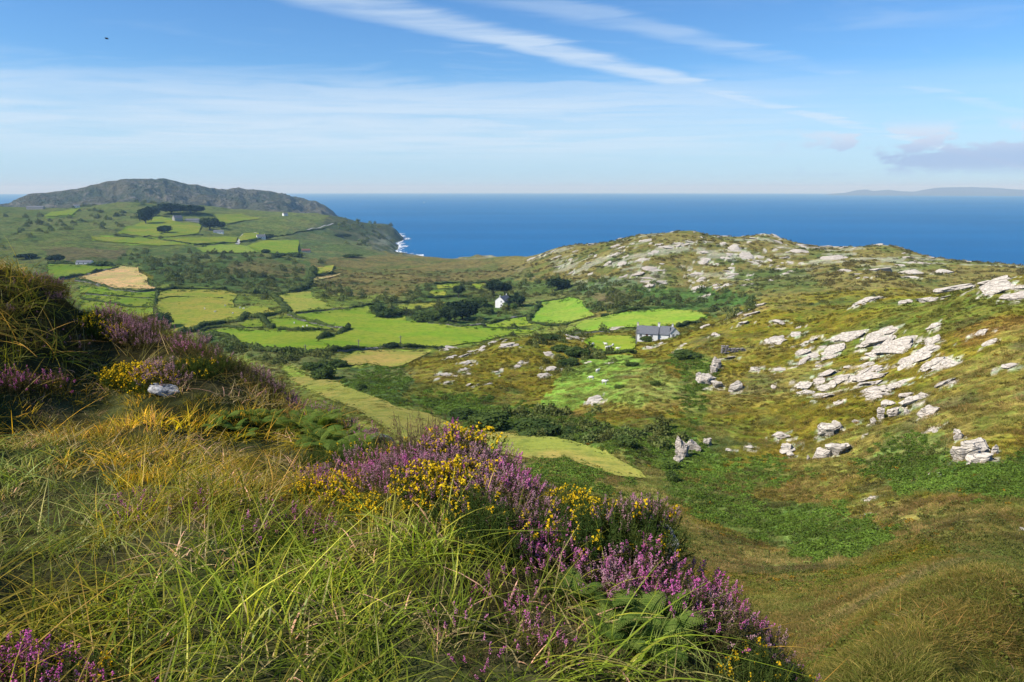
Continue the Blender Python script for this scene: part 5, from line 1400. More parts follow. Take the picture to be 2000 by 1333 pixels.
# bracken stands
x, y, r = polar_points(60000, 28, 330)
c, fm, hid, P = sample_cover(x, y)
isb = np.zeros(len(x), bool)
for b in BRK: isb |= in_zone(P, b)
keep = isb & (fm < 0.5) & (hid < 1.0) & (rng.random(len(x)) < 0.45 + 0.55 * sstep(fbm(x / 9., y / 9., 46, 3), -0.28, 0.05))
x, y, r = x[keep], y[keep], r[keep]; n = len(x)
pt = fbm(x / 6., y / 6., 45, 3)[:, None]
tone = np.array((0.120, 0.192, 0.028)) * (1 + 0.6 * pt) * (0.75 + 0.5 * rng.random((n, 1)))
s = (0.7 + 0.6 * rng.random(n)) * (0.8 + 0.7 * sstep(r, 60, 250))
mod = [cloud_model(M_instd, 130, 1.3, 0.30, 0.12, 60 + i, 0.75) for i in range(4)]
scatter('bracken', 'bright green bracken beds on the lower slopes', mod, np.stack([x, y, ground_z(x, y) - 0.05], 1), euler_rand(n), np.stack([s, s, s * (0.7 + 0.5 * rng.random(n))], 1), tone, rng.integers(0, 4, n))
# low heath clumps farther off
x, y, r = polar_points(100000, 15, 900)
c, fm, hid, P = sample_cover(x, y)
lum = fbm(x / 14., y / 14., 55, 4)
cmk = core_mask(x, y); rush = (cmk > 0.5) & (fbm(x / 22., y / 22., 58, 4) > 0.16) & (rng.random(len(x)) < 0.30)
edge = (cmk < 0.5) & (fm > 0.5)
keep = (rush | edge | (fm < 0.5)) & (hid < 0.7) & (rush | edge | (rng.random(len(x)) < 0.16 + 0.84 * sstep(lum, -0.05, 0.3)) & (c.max(1) < 0.235))
x, y, r, c, rush, edge = x[keep], y[keep], r[keep], c[keep], rush[keep], edge[keep]; n = len(x)
c = np.where((rush | edge)[:, None], c * np.array((0.62, 0.66, 0.9)), c)
tone = np.clip(c * (0.62 + 0.75 * rng.random((n, 1))), 0.01, 0.6)
fl = rng.random(n) < 0.035
gt = (r < 70); tone[gt] = tone[gt] * np.array((0.78, 1.0, 0.9))
tone[fl & (r < 260)] = (0.30, 0.17, 0.02)
s = (0.5 + 0.8 * rng.random(n)) * (0.7 + 2.6 * sstep(r, 60, 700)) * np.where(rush, 0.55, 1.0) * (0.42 + 0.58 * sstep(r, 20, 75))
mod = [cloud_model(M_instd, 70, 1.25, 0.5, 0.13, 70 + i, 0.3) for i in range(4)]
scatter('heath', 'low clumps of heath and gorse speckling the hillsides', mod, np.stack([x, y, ground_z(x, y) - 0.05], 1), euler_rand(n), np.stack([s, s, s * 0.8], 1), tone, rng.integers(0, 4, n))
# scrub thickets of the valley
SCR = [([(240,500),(300,488),(390,487),(460,492),(520,503),(600,508),(612,560),(560,575),(480,570),(400,562),(310,560),(290,540),(270,520),(235,515)], 0.8),
       ([(440,514),(520,508),(590,516),(590,542),(500,548),(440,542)], -0.65), ([(385,655),(440,660),(500,688),(640,690),(665,702),(640,722),(600,716),(520,706),(440,700)], 0.8),
       ([(840,560),(1060,545),(1180,545),(1180,600),(1050,600),(1030,640),(840,640),(720,620),(720,590)], 0.33), ([(1130,560),(1200,545),(1300,560),(1400,568),(1490,590),(1400,614),(1300,606),(1200,612),(1150,604)], 0.6),
       ([(640,425),(770,440),(780,470),(700,465),(650,450)], 0.5), ([(200,400),(300,395),(300,430),(260,450),(180,455),(100,430)], 0.35), ([(-60,425),(180,425),(180,470),(-60,480)], 0.25), ([(610,570),(700,560),(720,595),(650,600)], 0.5), ([(1040,655),(1180,655),(1180,700),(1100,730),(1060,690)], 0.3), ([(850,790),(1100,800),(1300,840),(1350,870),(1250,900),(1100,860)], 0.3)]
x, y, r = polar_points(60000, 110, 2300)
c, fm, hid, P = sample_cover(x, y)
pr = np.zeros(len(x))
for poly, p_ in SCR:
    m = in_zone(P, poly); pr[m] = np.maximum(pr[m], p_) if p_ > 0 else pr[m] * (1 + p_)
pr = pr * (0.25 + 0.75 * sstep(fbm(x / 28., y / 28., 65, 3), -0.2, 0.2))
keep = (fm < 0.5) & (hid < 0.5) & (rng.random(len(x)) < pr * 0.55)
x, y, r = x[keep], y[keep], r[keep]; n = len(x)
tone = np.array((0.112, 0.150, 0.044)) * (0.55 + 0.95 * rng.random((n, 1))) * np.array([1 + 0.3 * rng.random(n), np.ones(n), np.ones(n)]).T
s = (0.7 + 0.8 * rng.random(n)) * (0.9 + 1.0 * sstep(r, 150, 500) + 2.2 * sstep(r, 600, 2000))
mod = [cloud_model(M_instd, 150, 2.6, 1.7, 0.26, 80 + i) for i in range(4)]
scatter('scrub', 'dark willow and gorse scrub filling the valley bottom', mod, np.stack([x, y, ground_z(x, y) - 0.1], 1), euler_rand(n), np.stack([s, s, s * (0.6 + 0.6 * rng.random(n))], 1), tone, rng.integers(0, 4, n))
# ------------------------------------------------------------------ foreground grass (uncountable: stuff)
def sod_points(ra, rb, step):
    """a jittered square grid over the near ground"""
    gx, gy = np.meshgrid(np.arange(-rb, rb, step), np.arange(-0.3, rb, step))
    gx = (gx + (rng.random(gx.shape) - 0.5) * step).ravel(); gy = (gy + (rng.random(gy.shape) - 0.5) * step).ravel()
    r = np.hypot(gx, gy); k = (r > ra) & (r < rb) & (np.abs(np.degrees(np.arctan2(gx, gy))) < 44)
    return gx[k], gy[k], r[k]
xa, ya, ra_ = sod_points(0.8, 6.0, 0.20); xb, yb, rb_ = sod_points(6.0, 22.0, 0.33)
x = np.concatenate([xa, xb]); y = np.concatenate([ya, yb]); r = np.concatenate([ra_, rb_])
c, fm, hid, P = sample_cover(x, y)
px, py = P
HEAZ = [[(600,905),(760,890),(980,890),(1075,960),(1100,1030),(960,1000),(800,985),(620,985)], [(1000,1035),(1050,1020),(1130,1080),(1150,1130),(1080,1130),(1020,1100)], [(1090,1010),(1290,1010),(1300,1110),(1110,1110)], [(1150,1140),(1240,1120),(1420,1140),(1520,1180),(1520,1235),(1380,1235),(1250,1195)]]
inh = np.zeros(len(x), bool)
for hz in HEAZ: inh |= in_poly(px, py, hz) & (r < 7.5)
edge_ok = (hid < 4.0) & ~(inh & (rng.random(len(x)) < 0.72))
x, y, r, px, py = x[edge_ok], y[edge_ok], r[edge_ok], px[edge_ok], py[edge_ok]; n = len(x)
nz1 = fbm(x / 1.1, y / 1.1, 101, 3); nz2 = fbm(x / 0.45, y / 0.45, 102, 3)
GOLD = [(-200,735),(180,735),(330,765),(520,800),(640,860),(640,915),(430,935),(200,945),(-200,960)]
gold = in_poly(px + 60 * nz1, py + 40 * nz2, GOLD)
PALE1 = [(-150,860),(120,850),(240,960),(260,1130),(-150,1150)]; PALE2 = [(1230,1190),(1400,1180),(1470,1340),(1250,1420)]
PALE3 = [(120,640),(260,660),(300,745),(120,735)]
pale = in_poly(px + 50 * nz1, py + 40 * nz2, PALE1) | in_poly(px + 40 * nz1, py + 30 * nz2, PALE2)
lush = in_poly(px + 60 * nz1, py + 50 * nz2, [(330,1020),(1150,1060),(1250,1200),(1250,1500),(150,1500),(250,1200)])
tone = np.empty((n, 3)); tone[:] = (0.300, 0.285, 0.020)
tone[lush] = (0.205, 0.262, 0.020)
tone[gold] = (0.520, 0.375, 0.020)
tone[pale] = (0.250, 0.300, 0.062)
rs_z = in_poly(px + 50 * nz1, py + 40 * nz2, [(1480,1060),(2300,1060),(2300,1600),(1640,1600),(1560,1300)]) & (r > 3.2)
tone[rs_z] = (0.165, 0.172, 0.022)
bz = fbm(x / 2.4, y / 2.4, 140, 3); tone[rs_z & (bz > 0.06)] = (0.125, 0.155, 0.020); tone[rs_z & (bz < -0.2)] = (0.180, 0.125, 0.035)
hx = in_poly(px, py, [(150,560),(420,660),(620,770),(560,800),(330,760),(180,690)])
tone[hx] = (0.270, 0.235, 0.045)
gr2 = (nz2 > 0.16) & gold; tone[gr2] = (0.25, 0.235, 0.036)
rd = (nz1 + 0.6 * nz2 > 0.28) & ~lush; tone[rd] = tone[rd] * 0.5 + np.array((0.24, 0.115, 0.035)) * 0.5
tone *= (0.62 + 0.76 * rng.random((n, 1))) * (1 + 0.8 * nz1[:, None])
idx = rng.integers(0, 5, n)
gi_ = np.nonzero(gold & (rng.random(n) < 0.85))[0]; idx[:] = rng.integers(0, 5, n); idx[gi_] = 5 + rng.integers(0, 3, len(gi_))
pi_ = np.nonzero(pale & (rng.random(n) < 0.5))[0]; idx[pi_] = 8 + rng.integers(0, 2, len(pi_))
st_ = np.nonzero(rng.random(n) < 0.16)[0]; idx[st_] = 10 + rng.integers(0, 2, len(st_)); tone[st_] = np.array((0.50, 0.37, 0.16)) * (0.7 + 0.6 * rng.random((len(st_), 1)))
M_grass = leaf_mat('grass_blades', (0.1, 0.1, 0.03), (0.20, 0.20, 0.035), 0.42, 3.0, True, 0.5, 0.012)
mod = [tuft(M_grass, 46, 0.17, 0.17, 0.0064, 0.75, 0.9, seed=200 + i, seg=4, straw=0.20, droop=0.45) for i in range(5)]
mod += [tuft(M_grass, 60, 0.155, 0.17, 0.0048, 0.45, 0.5, seed=220 + i, seg=3, straw=0.30, droop=0.2) for i in range(3)]
mod += [tuft(M_grass, 40, 0.30, 0.12, 0.0066, 0.9, 1.2, seed=230 + i, seg=6, straw=0.12, droop=0.8, hj=0.35) for i in range(2)]
mod += [tuft(M_grass, 12, 0.30, 0.15, 0.0042, 0.55, 0.7, seed=240 + i, seg=5, straw=0.5, droop=0.35) for i in range(2)]
s = (0.8 + 0.4 * rng.random(n)) * (1 + 0.7 * nz1)
s = np.where(r > 6, s * 1.4, s)
zf_ = np.where(rs_z & (r > 6), 0.6, np.where(r > 6, 0.75, 1.0))
scatter('grass', 'tangled green and golden grass covering the near hillside', mod, np.stack([x, y, ground_z(x, y) - 0.015], 1), align(x, y, 0.15), np.stack([s, s, s * zf_], 1), tone, idx)

# ------------------------------------------------------------------ heather, gorse and ferns of the near hillside
def plain_leaf(name, c, c2, trans=0.25, rnd=0.3): return leaf_mat(name, c, c2, trans, 14.0, False, rnd)
M_hfol = plain_leaf('heather_foliage', (0.075, 0.080, 0.024), (0.150, 0.105, 0.050))
M_hbel = plain_leaf('bell_heather_bloom', (0.66, 0.12, 0.42), (0.78, 0.32, 0.54), 0.3)
M_hfad = plain_leaf('faded_heather_bloom', (0.48, 0.21, 0.31), (0.56, 0.34, 0.36), 0.3)
M_htwg = plain_leaf('heather_twigs', (0.16, 0.10, 0.06), (0.10, 0.07, 0.045), 0.1)
M_gfol = plain_leaf('gorse_spines', (0.042, 0.072, 0.018), (0.095, 0.120, 0.026))
M_gflo = plain_leaf('gorse_bloom', (0.78, 0.47, 0.012), (0.86, 0.62, 0.03), 0.3)
M_fern = plain_leaf('fern_frond', (0.115, 0.190, 0.035), (0.20, 0.26, 0.055), 0.4, 0.5)
TETRA = (np.array([(0, 0, 1.0), (0.8, 0, -0.4), (-0.45, 0.7, -0.35), (-0.45, -0.7, -0.35)]), np.array([(0, 1, 2), (0, 2, 3), (0, 3, 1), (1, 3, 2)]))
def stems(r, n, rad_, h, up=0.55):
    """bases and tips of shoots making a rounded bush"""
    a = r.random(n) * 6.283; d = np.sqrt(r.random(n)); hh = h * (0.60 + 0.5 * r.random(n)) * (1.05 - 0.42 * d ** 2)
    b = np.stack([np.cos(a) * d * rad_ * 0.62, np.sin(a) * d * rad_ * 0.62, np.zeros(n)], 1)
    t = np.stack([np.cos(a) * d * rad_, np.sin(a) * d * rad_, hh], 1) + r.normal(0, 0.018, (n, 3))
    return b, t
def strips(b, t, w0):
    n = len(b); d = t - b; s = np.cross(d, np.random.default_rng(1).normal(size=(n, 3))); s /= np.linalg.norm(s, axis=1)[:, None]
    V = np.stack([b - s * w0, b + s * w0, t + s * w0 * 0.4, t - s * w0 * 0.4], 1).reshape(-1, 3)
    return V, np.arange(4 * n).reshape(-1, 4)
def tiny_leaves(r, pos, axis, ln, wd):
    n = len(pos); o = r.normal(size=(n, 3)); o += axis * 0.9; o /= np.linalg.norm(o, axis=1)[:, None]
    s = np.cross(o, r.normal(size=(n, 3))); s /= np.linalg.norm(s, axis=1)[:, None]
    l = (ln * (0.6 + 0.8 * r.random(n)))[:, None]
    V = np.stack([pos, pos + o * l * 0.5 + s * wd, pos + o * l, pos + o * l * 0.5 - s * wd], 1).reshape(-1, 3)
    return V, np.arange(4 * n).reshape(-1, 4)
def bells(r, pos, size):
    tv, tf = TETRA; n = len(pos)
    q = r.normal(size=(n, 3)); q[:, 2] = -np.abs(q[:, 2]) * 0.3; q /= np.linalg.norm(q, axis=1)[:, None]
    u = np.cross(q, r.normal(size=(n, 3))); u /= np.linalg.norm(u, axis=1)[:, None]; w_ = np.cross(q, u)
    s = (size * (0.7 + 0.6 * r.random(n)))[:, None, None]
    V = pos[:, None, :] + s * (tv[None, :, 0:1] * u[:, None] + tv[None, :, 1:2] * w_[:, None] + tv[None, :, 2:3] * q[:, None])
    F = (np.arange(n)[:, None, None] * 4 + tf[None]).reshape(-1, 3)
    return V.reshape(-1, 3), F
def heather_model(seed, bloom, frac, rad_=0.25, h=0.30, n=95, spike=0.10, bell=0.0062):
    r = np.random.default_rng(seed); b, t = stems(r, n, rad_, h)
    gf = Geo(); gf.add(*strips(b, t, 0.0016))
    k = 20; tt = np.repeat(0.25 + 0.72 * r.random((n, k)), 1).reshape(n, k)
    p = (b[:, None] + (t - b)[:, None] * tt[..., None]).reshape(-1, 3) + r.normal(0, 0.006, (n * k, 3))
    ax = np.repeat((t - b) / np.linalg.norm(t - b, axis=1)[:, None], k, 0)
    gf.add(*tiny_leaves(r, p, ax, 0.017, 0.0026))
    fol = gf.mesh('foliage', M_hfol)
    sel = np.nonzero(r.random(n) < frac)[0]
    if len(sel) == 0: return fol, None
    m = 22; d = (t - b)[sel]; L = np.linalg.norm(d, axis=1)[:, None]; d = d / L
    u = r.random((len(sel), m)); sp = spike * (0.6 + 0.7 * r.random(len(sel)))
    p = (t[sel][:, None] - d[:, None] * (u * sp[:, None])[..., None] + d[:, None] * 0.012 + r.normal(0, 0.0055, (len(sel), m, 3)) * (0.5 + u[..., None])).reshape(-1, 3)
    gb = Geo(); gb.add(*bells(r, p, bell))
    return fol, gb.mesh('blossom', bloom)
def twig_model(seed, n=70):
    r = np.random.default_rng(seed); b, t = stems(r, n, 0.24, 0.36); g = Geo(); g.add(*strips(b, t, 0.0022))
    p = (b[:, None] + (t - b)[:, None] * (0.5 + 0.5 * r.random((n, 8)))[..., None]).reshape(-1, 3)
    g.add(*tiny_leaves(r, p, np.repeat((t - b), 8, 0) / 0.3, 0.04, 0.0016))
    return g.mesh('foliage', M_htwg), None
def gorse_model(seed, frac, rad_=0.27, h=0.30, n=120):
    r = np.random.default_rng(seed); b, t = stems(r, n, rad_, h)
    g = Geo(); g.add(*strips(b, t, 0.003)); k = 30
    tt = 0.3 + 0.72 * r.random((n, k)); p = (b[:, None] + (t - b)[:, None] * tt[..., None]).reshape(-1, 3)
    ax = np.repeat((t - b) / np.linalg.norm(t - b, axis=1)[:, None], k, 0)
    g.add(*tiny_leaves(r, p, ax * 0.8, 0.026, 0.0021))
    fol = g.mesh('foliage', M_gfol)
    sel = np.nonzero((r.random(n) < frac))[0]
    if len(sel) == 0: return fol, None
    m = 5; d = (t - b)[sel]; d /= np.linalg.norm(d, axis=1)[:, None]
    p = (t[sel][:, None] - d[:, None] * (0.035 * r.random((len(sel), m)))[..., None] + r.normal(0, 0.010, (len(sel), m, 3)) + np.array((0, 0, 0.008))).reshape(-1, 3)
    gb = Geo(); gb.add(*bells(r, p, 0.0115))
    return fol, gb.mesh('blossom', M_gflo)
def frond_mesh(seed, L=0.62):
    r = np.random.default_rng(seed); g = Geo(); nb = 15
    def spine(t): return np.array([L * (0.75 * t), 0.0, L * (0.85 * t - 0.62 * t * t)])
    path = [spine(k / 8) for k in range(9)]
    g.add(*tube([tuple(p) for p in path], [0.0035 * (1 - k / 10) for k in range(9)], 4))
    cen = []; 
    for i in range(nb):
        t = 0.22 + 0.77 * i / (nb - 1); p = spine(t); tl = L * 0.36 * (1 - t) ** 0.75 + 0.018
        for s in (-1, 1):
            d = np.array([0.40, s * 0.90, 0.10 - 0.28 * t]); d /= np.linalg.norm(d); sag = np.array([0, 0, -0.10])
            nl = 7
            for k in range(nl):
                u0 = k / nl; q = p + d * tl * u0 + sag * tl * u0 * u0; w_ = 0.30 * tl * (1 - u0) ** 0.8 + 0.004
                e = np.cross(d, (0, 0, 1.0)); e /= np.linalg.norm(e)
                for s2 in (-1, 1):
                    tip = q + e * s2 * w_ + d * tl * 0.09 + np.array([0, 0, 0.004 * r.normal()])
                    g.add(np.array([q, q + d * tl / nl * 0.85, tip]), np.array([(0, 1, 2)]))
    return g.mesh('frond', M_fern)
BELL = [heather_model(300 + i, M_hbel, 0.50, 0.24, 0.26, 85, 0.07, 0.0052) for i in range(3)]
BELLS = [heather_model(310 + i, M_hbel, 0.20, 0.22, 0.25, 60, 0.065, 0.0052) for i in range(2)]
FADE = [heather_model(320 + i, M_hfad, 0.75, 0.25, 0.25, 95, 0.065, 0.0048) for i in range(3)]
HGRN = [heather_model(330 + i, M_hfad, 0.12, 0.26, 0.25, 95, 0.06, 0.0048) for i in range(2)]
TWIG = [twig_model(340)]
GOR = [gorse_model(350 + i, 0.62, 0.26, 0.26, 105) for i in range(2)]
GORL = [gorse_model(360 + i, 0.08, 0.27, 0.28, 115) for i in range(3)]
FROND = [frond_mesh(370 + i) for i in range(3)]
KIND = {'bell': (BELL, 'heather_bush'), 'bells': (BELLS, 'heather_bush'), 'fade': (FADE, 'heather_bush'), 'hgrn': (HGRN, 'heather_bush'), 'twig': (TWIG, 'heather_bush'), 'gor': (GOR, 'gorse_bush'), 'gorl': (GORL, 'gorse_bush')}
rp = random.Random(21)
def plant(kind, px, py, s, label, group, rmin=1.0, rmax=17.0, up=0.0, dz=0.0, sz=1.0):
    """py is where the plant's foot meets the ground in the photograph"""
    p, r = hit(px, py, rmin, rmax)
    models, nm = KIND[kind]; fol, blo = rp.choice(models)
    root = empty(nm, p + Vector((0, 0, -0.03 + dz)), rp.random() * 6.28)
    root.rotation_euler = (rp.gauss(0, 0.1), rp.gauss(0, 0.1), rp.random() * 6.28)
    root.scale = (s, s, s * sz)
    new_obj('foliage', fol, root)
    if blo: new_obj('blossom', blo, root)
    return tag(root, label, 'gorse' if 'gor' in kind else 'heather', group)
def patch_of(kind, poly, n, s0, s1, label, group, mind=16, rmin=1.0, rmax=17.0, **kw):
    xs = [p[0] for p in poly]; ys = [p[1] for p in poly]; got = []; tries = 0
    while len(got) < n and tries < 4000:
        tries += 1
        a, b = rp.uniform(min(xs), max(xs)), rp.uniform(min(ys), max(ys))
        if not in_poly(np.array([a]), np.array([b]), poly)[0]: continue
        if any(math.hypot(a - u, (b - v) * 1.6) < mind for u, v in got): continue
        got.append((a, b)); plant(rp.choice(kind) if isinstance(kind, (list, tuple)) else kind, a, b, rp.uniform(s0, s1), label, group, rmin, rmax, **kw)
# crest band in the middle of the picture
patch_of(['fade', 'fade', 'bells', 'bell'], [(600,935),(760,905),(980,905),(1060,960),(1080,1010),(960,985),(800,975),(620,975)], 52, 0.75, 1.05, 'pink purple heather on the crest in front of the valley', 'heather of the middle crest', 18, 2.5, 7)
patch_of(['gor'], [(770,960),(860,945),(950,945),(960,985),(860,990),(770,985)], 9, 0.75, 1.0, 'yellow flowering gorse in the middle of the heather crest', 'gorse of the middle crest', 24, 2.5, 7)
patch_of(['gorl', 'gor'], [(560,950),(640,945),(760,985),(740,1020),(620,1000),(560,980)], 9, 0.7, 0.9, 'low gorse with scattered yellow flowers left of the heather crest', 'gorse left of the crest', 28, 2.5, 7)
patch_of(['gorl'], [(620,905),(700,895),(790,900),(780,925),(640,930)], 8, 0.8, 1.0, 'green gorse with few flowers below the fern bank', 'gorse below the fern bank', 28, 3, 8)
patch_of(['hgrn', 'gorl', 'fade'], [(880,1000),(1060,1010),(1110,1060),(1010,1090),(900,1060)], 12, 0.8, 1.0, 'dark green heather and gorse on the near side of the crest', 'shrubs on the near side of the crest', 30, 2.2, 6)
plant('gor', 915, 905, 1.25, 'tallest gorse cushion full of yellow flowers on the crest top', 'gorse on the crest top', 4, 7)
plant('gor', 885, 900, 1.0, 'yellow gorse at the left of the tallest gorse cushion', 'gorse on the crest top', 4, 7)
plant('fade', 945, 915, 1.2, 'pale pink heather right of the tallest gorse cushion', 'heather on the crest top', 4, 7)
plant('bell', 975, 925, 1.1, 'purple heather at the right end of the crest top', 'heather on the crest top', 4, 7)
plant('bell', 885, 885, 1.0, 'purple heather behind the tallest gorse cushion', 'heather on the crest top', 4, 7)
plant('twig', 800, 905, 1.25, 'bare brown heather twigs standing on the crest', 'heather on the crest top', 4, 7)
plant('twig', 835, 905, 1.1, 'second clump of bare brown twigs on the crest', 'heather on the crest top', 4, 7)
plant('fade', 860, 925, 1.1, 'pale heather in front of the bare twigs', 'heather on the crest top', 4, 7)
# centre and the block-like bush beyond it
patch_of(['bell'], [(1000,1055),(1050,1040),(1110,1090),(1140,1120),(1080,1130),(1030,1100)], 8, 0.62, 0.85, 'bright magenta heather spray in the centre of the foreground', 'magenta heather in the centre', 26, 2.2, 6)
for i, (a, b, k, s, z) in enumerate([(1130,1090,'gorl',1.1,1.05),(1185,1095,'gorl',1.2,1.1),(1240,1095,'gorl',1.15,1.15),(1160,1060,'gorl',1.1,1.1),(1215,1070,'gorl',1.15,1.15),(1262,1080,'gorl',1.0,1.2),(1235,1055,'gorl',1.0,1.1)]):
    plant(k, a, b, s, 'dense dark green gorse making the square bush at the edge', 'gorse of the square bush', 3, 6, sz=z)
for a, b, k, s in [(1110,1045,'gor',0.7),(1210,1040,'fade',0.8),(1245,1045,'bells',0.8),(1180,1042,'gor',0.6),(1270,1050,'fade',0.7)]:
    plant(k, a, b, s, 'flowering tuft on top of the square bush', 'flowers on the square bush', 3.5, 6, dz=0.20)
patch_of(['bell', 'bell', 'bells', 'fade'], [(1160,1150),(1240,1130),(1340,1150),(1420,1150),(1500,1180),(1500,1225),(1380,1225),(1260,1185)], 20, 0.7, 0.95, 'magenta bell heather along the right edge of the slope', 'magenta heather of the right edge', 24, 2.2, 6)
patch_of(['bells', 'hgrn'], [(1350,1230),(1500,1235),(1560,1290),(1620,1330),(1500,1330),(1400,1280)], 12, 0.7, 0.9, 'brownish heather thinning out at the lower right corner', 'heather of the lower right', 30, 1.8, 5)
patch_of(['gorl'], [(1440,1290),(1520,1270),(1540,1360),(1460,1400)], 7, 0.6, 0.8, 'gorse sprig with orange yellow flowers at the lower right', 'gorse of the lower right', 30, 1.6, 5)
patch_of(['bells'], [(220,985),(360,975),(380,1010),(260,1030)], 6, 0.6, 0.85, 'small purple heather in the grass left of centre', 'heather in the left grass', 26, 2, 7)
patch_of(['bells'], [(440,1000),(640,1010),(660,1070),(460,1060)], 8, 0.6, 0.8, 'sparse purple heather among grass below the gorse', 'heather below the gorse', 40, 2, 6)
patch_of(['bells'], [(880,1150),(1060,1140),(1080,1300),(900,1320)], 8, 0.55, 0.75, 'scattered purple heather in the straw coloured grass', 'heather in the straw grass', 44, 1.6, 4)
patch_of(['bell'], [(-20,1330),(60,1320),(80,1370),(-20,1390)], 3, 0.7, 0.85, 'large purple heather spikes in the lower left corner', 'heather in the lower left corner', 30, 1.2, 4)
patch_of(['gorl', 'bells'], [(20,1350),(200,1340),(260,1420),(40,1440)], 6, 0.6, 0.8, 'low yellow and purple flowering shrub in the lower left corner', 'shrubs in the lower left corner', 40, 1.0, 4)
# the far side of the near hillside: mound, skyline ridge and fern bank
patch_of(['fade', 'hgrn', 'hgrn', 'hgrn'], [(20,545),(60,530),(130,545),(165,610),(120,600),(60,570)], 13, 0.7, 1.0, 'rusty pink heather on top of the dark mound', 'heather of the mound top', 9, 9, 17)
patch_of(['hgrn'], [(-20,530),(20,560),(120,620),(180,640),(230,700),(120,700),(-20,690)], 16, 0.6, 0.95, 'dark heather on the shaded flank of the mound', 'heather of the mound flank', 15, 8, 17)
patch_of(['fade', 'hgrn', 'bells'], [(165,620),(250,625),(330,660),(440,705),(430,725),(320,690),(220,660)], 26, 0.9, 1.3, 'pinkish heather along the ridge edge left of centre', 'heather of the ridge edge', 11, 9, 17)
patch_of(['hgrn', 'fade'], [(440,705),(520,745),(590,790),(570,805),(480,765),(430,730)], 16, 0.9, 1.3, 'dark purple heather on the lower ridge edge', 'heather of the lower ridge', 12, 8, 16)
patch_of(['bells', 'fade'], [(560,790),(610,790),(700,845),(760,870),(740,885),(640,835)], 11, 0.9, 1.2, 'purple heather beside the fern bank', 'heather of the fern bank', 14, 6, 14)
patch_of(['gor', 'gorl'], [(170,640),(220,640),(240,665),(190,665)], 4, 0.9, 1.2, 'yellow gorse tuft on the ridge edge near the mound', 'gorse near the mound', 14, 9, 17)
patch_of(['gor'], [(235,750),(300,745),(305,762),(240,765)], 5, 1.0, 1.3, 'round yellow gorse cushion beside the flat white rock', 'gorse by the white rock', 14, 8, 15)
plant('fade', 318, 752, 1.5, 'brown pink heather clump behind the flat white rock', 'heather by the white rock', 8, 16)
patch_of(['gor', 'gorl'], [(360,715),(420,712),(430,735),(370,735)], 4, 0.8, 1.0, 'yellow gorse tuft below the ridge edge', 'gorse below the ridge edge', 16, 8, 16)
patch_of(['bells'], [(-20,750),(110,745),(110,765),(-20,770)], 11, 0.9, 1.2, 'row of purple heather at the foot of the mound', 'heather at the foot of the mound', 12, 7, 13)
# ferns
def fern(px, py, s, nf, label, group, rmin, rmax):
    p, r = hit(px, py, rmin, rmax)
    root = empty('bracken_fern', p, rp.random() * 6.28); root.scale = (s, s, s)
    for i in range(nf):
        f = new_obj('frond', rp.choice(FROND), root); f.rotation_euler = (rp.gauss(0, 0.18), rp.gauss(-0.15, 0.2), i * 6.283 / nf + rp.gauss(0, 0.3)); k = rp.uniform(0.75, 1.15); f.scale = (k, k, k)
    return tag(root, label, 'fern', group)
def fern_patch(poly, n, s0, s1, label, group, rmin, rmax, mind=18):
    xs = [p[0] for p in poly]; ys = [p[1] for p in poly]; got = []; tries = 0
    while len(got) < n and tries < 3000:
        tries += 1
        a, b = rp.uniform(min(xs), max(xs)), rp.uniform(min(ys), max(ys))
        if in_poly(np.array([a]), np.array([b]), poly)[0] and all(math.hypot(a - u, (b - v) * 1.5) > mind for u, v in got):
            got.append((a, b)); fern(a, b, rp.uniform(s0, s1), 6, label, group, rmin, rmax)
fern_patch([(580,840),(620,800),(690,835),(730,870),(700,895),(620,890)], 20, 0.55, 0.75, 'green bracken fern on the bank beyond the golden grass', 'ferns of the bank', 6, 14, 20)
fern_patch([(400,825),(480,810),(580,830),(560,855),(430,850)], 9, 0.42, 0.55, 'pale bracken fern low in the golden grass', 'ferns in the golden grass', 6, 14, 24)
fern_patch([(1120,1170),(1220,1180),(1320,1215),(1300,1280),(1180,1260)], 8, 0.32, 0.44, 'yellowish bracken fern below the magenta heather', 'ferns below the magenta heather', 1.8, 5, 40)
fern_patch([(1100,1075),(1150,1085),(1150,1110),(1090,1105)], 3, 0.28, 0.36, 'small fern in the gap left of the square bush', 'ferns by the square bush', 2.5, 6, 30)
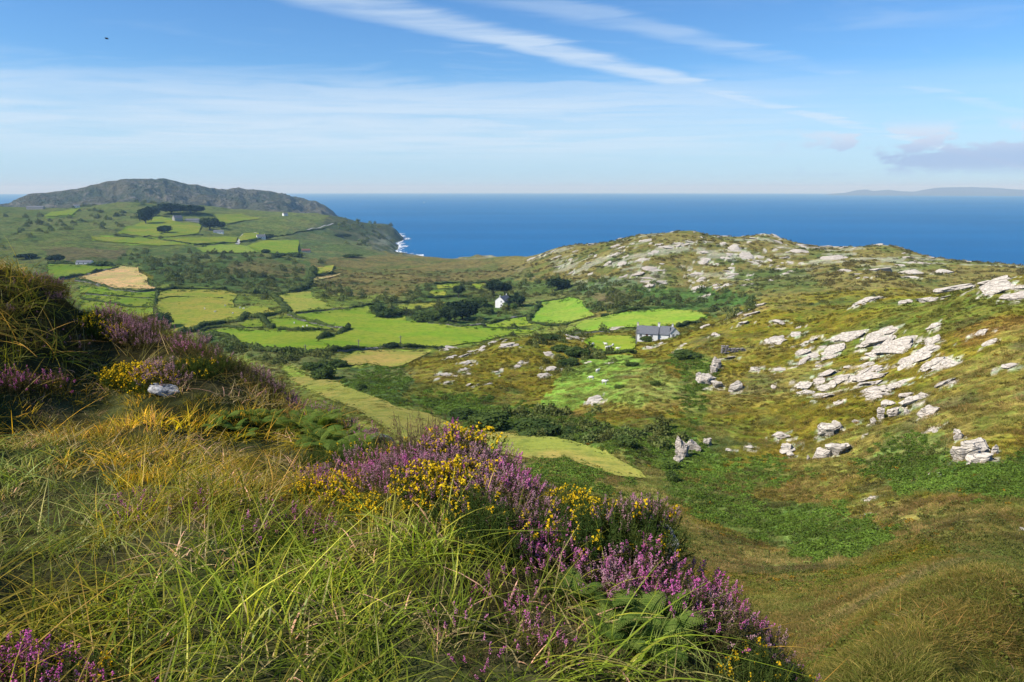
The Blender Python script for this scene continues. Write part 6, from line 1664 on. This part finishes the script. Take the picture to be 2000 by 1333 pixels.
# stones of the near hillside
def near_rock(px, py, w_, h_, d_, label, rmin, rmax, seed, up=0.0, rz=0.0, mat=None):
    p, r = hit(px, py, rmin, rmax)
    v, f = ICO3; v = v.copy(); rr_ = np.random.default_rng(seed)
    for _ in range(11):
        nn = rr_.normal(size=3); nn /= np.linalg.norm(nn); e = v @ nn - (0.5 + 0.3 * rr_.random()); v = v - np.outer(np.maximum(e, 0), nn)
    k = np.array([mnoise.fractal(Vector(q) * 2.4 + Vector((seed, 0, 0)), 1.0, 2.0, 5) for q in v]); v = v * (1 + 0.12 * k)[:, None]
    o = new_obj('rock', mesh_np('rock', v * np.array((w_, d_, h_)), f, mat or M_nrock, False), None, p + Vector((0, 0, up)))
    o.rotation_euler = (0.1, 0.15, rz)
    return tag(o, label, 'rock')
def near_rock_mat():
    m = bpy.data.materials.new('lichened_rock'); m.use_nodes = True; m.node_tree.nodes.clear(); g = NT(m.node_tree)
    P = g.new('ShaderNodeNewGeometry').outputs['Position']; n1 = g.noise(P, 9, 6, 0.65); n2 = g.noise(P, 34, 5, 0.6)
    c = g.mix(g.ramp(n1, 0.40, 0.62), (0.17, 0.17, 0.175), (0.48, 0.47, 0.45)); c = g.mix(g.ramp(n2, 0.55, 0.7, 0, 0.8), c, (0.62, 0.61, 0.58))
    b = g.new('ShaderNodeBump', i_Strength=0.9, i_Distance=0.03, i_Height=g.math('ADD', n1, g.math('MULTIPLY', n2, 0.3)))
    d = g.new('ShaderNodeBsdfDiffuse', i_Color=c, i_Normal=b.outputs[0]); g.new('ShaderNodeOutputMaterial', i_Surface=d.outputs[0])
    return m
M_nrock = near_rock_mat()
M_drock = simple_mat('shaded_rock', (0.10, 0.10, 0.105), 0.9, 0.5, 14.0, (0.26, 0.26, 0.27), 0.02)  # shade of the right-facing rock sides is put into this darker stone colour
near_rock(326, 766, 0.24, 0.09, 0.16, 'flat white lichened rock in the grass beside yellow gorse', 8, 15, 3, 0.03)
near_rock(742, 868, 0.20, 0.16, 0.3, 'dark rock edge jutting from the fern bank', 6, 12, 5, -0.02, 0.4, M_drock)
near_rock(1288, 1100, 0.07, 0.24, 0.2, 'grey rock face under the right side of the square bush', 3.5, 6, 7, 0.02, 0.2, M_drock)

# ------------------------------------------------------------------ look-alikes in small groups: say which one
bpy.context.view_layer.update()
ORD = ['leftmost', 'second from left', 'third from left', 'fourth from left', 'fifth from left', 'sixth from left', 'seventh from left', 'eighth from left', 'ninth from left', 'tenth from left']
bylab = {}
for o in bpy.data.objects:
    if o.parent is None and 'category' in o.keys(): bylab.setdefault(o['label'], []).append(o)
for lab, os_ in bylab.items():
    if 1 < len(os_) <= 10:
        os_.sort(key=lambda o: float(to_pix(o.matrix_world.translation.x, o.matrix_world.translation.y, o.matrix_world.translation.z)[0]))
        for i, o in enumerate(os_):
            t = ORD[i] if i < len(os_) - 1 else 'rightmost'
            if len((lab + ' ' + t).split()) <= 16: o['label'] = lab + ', ' + t
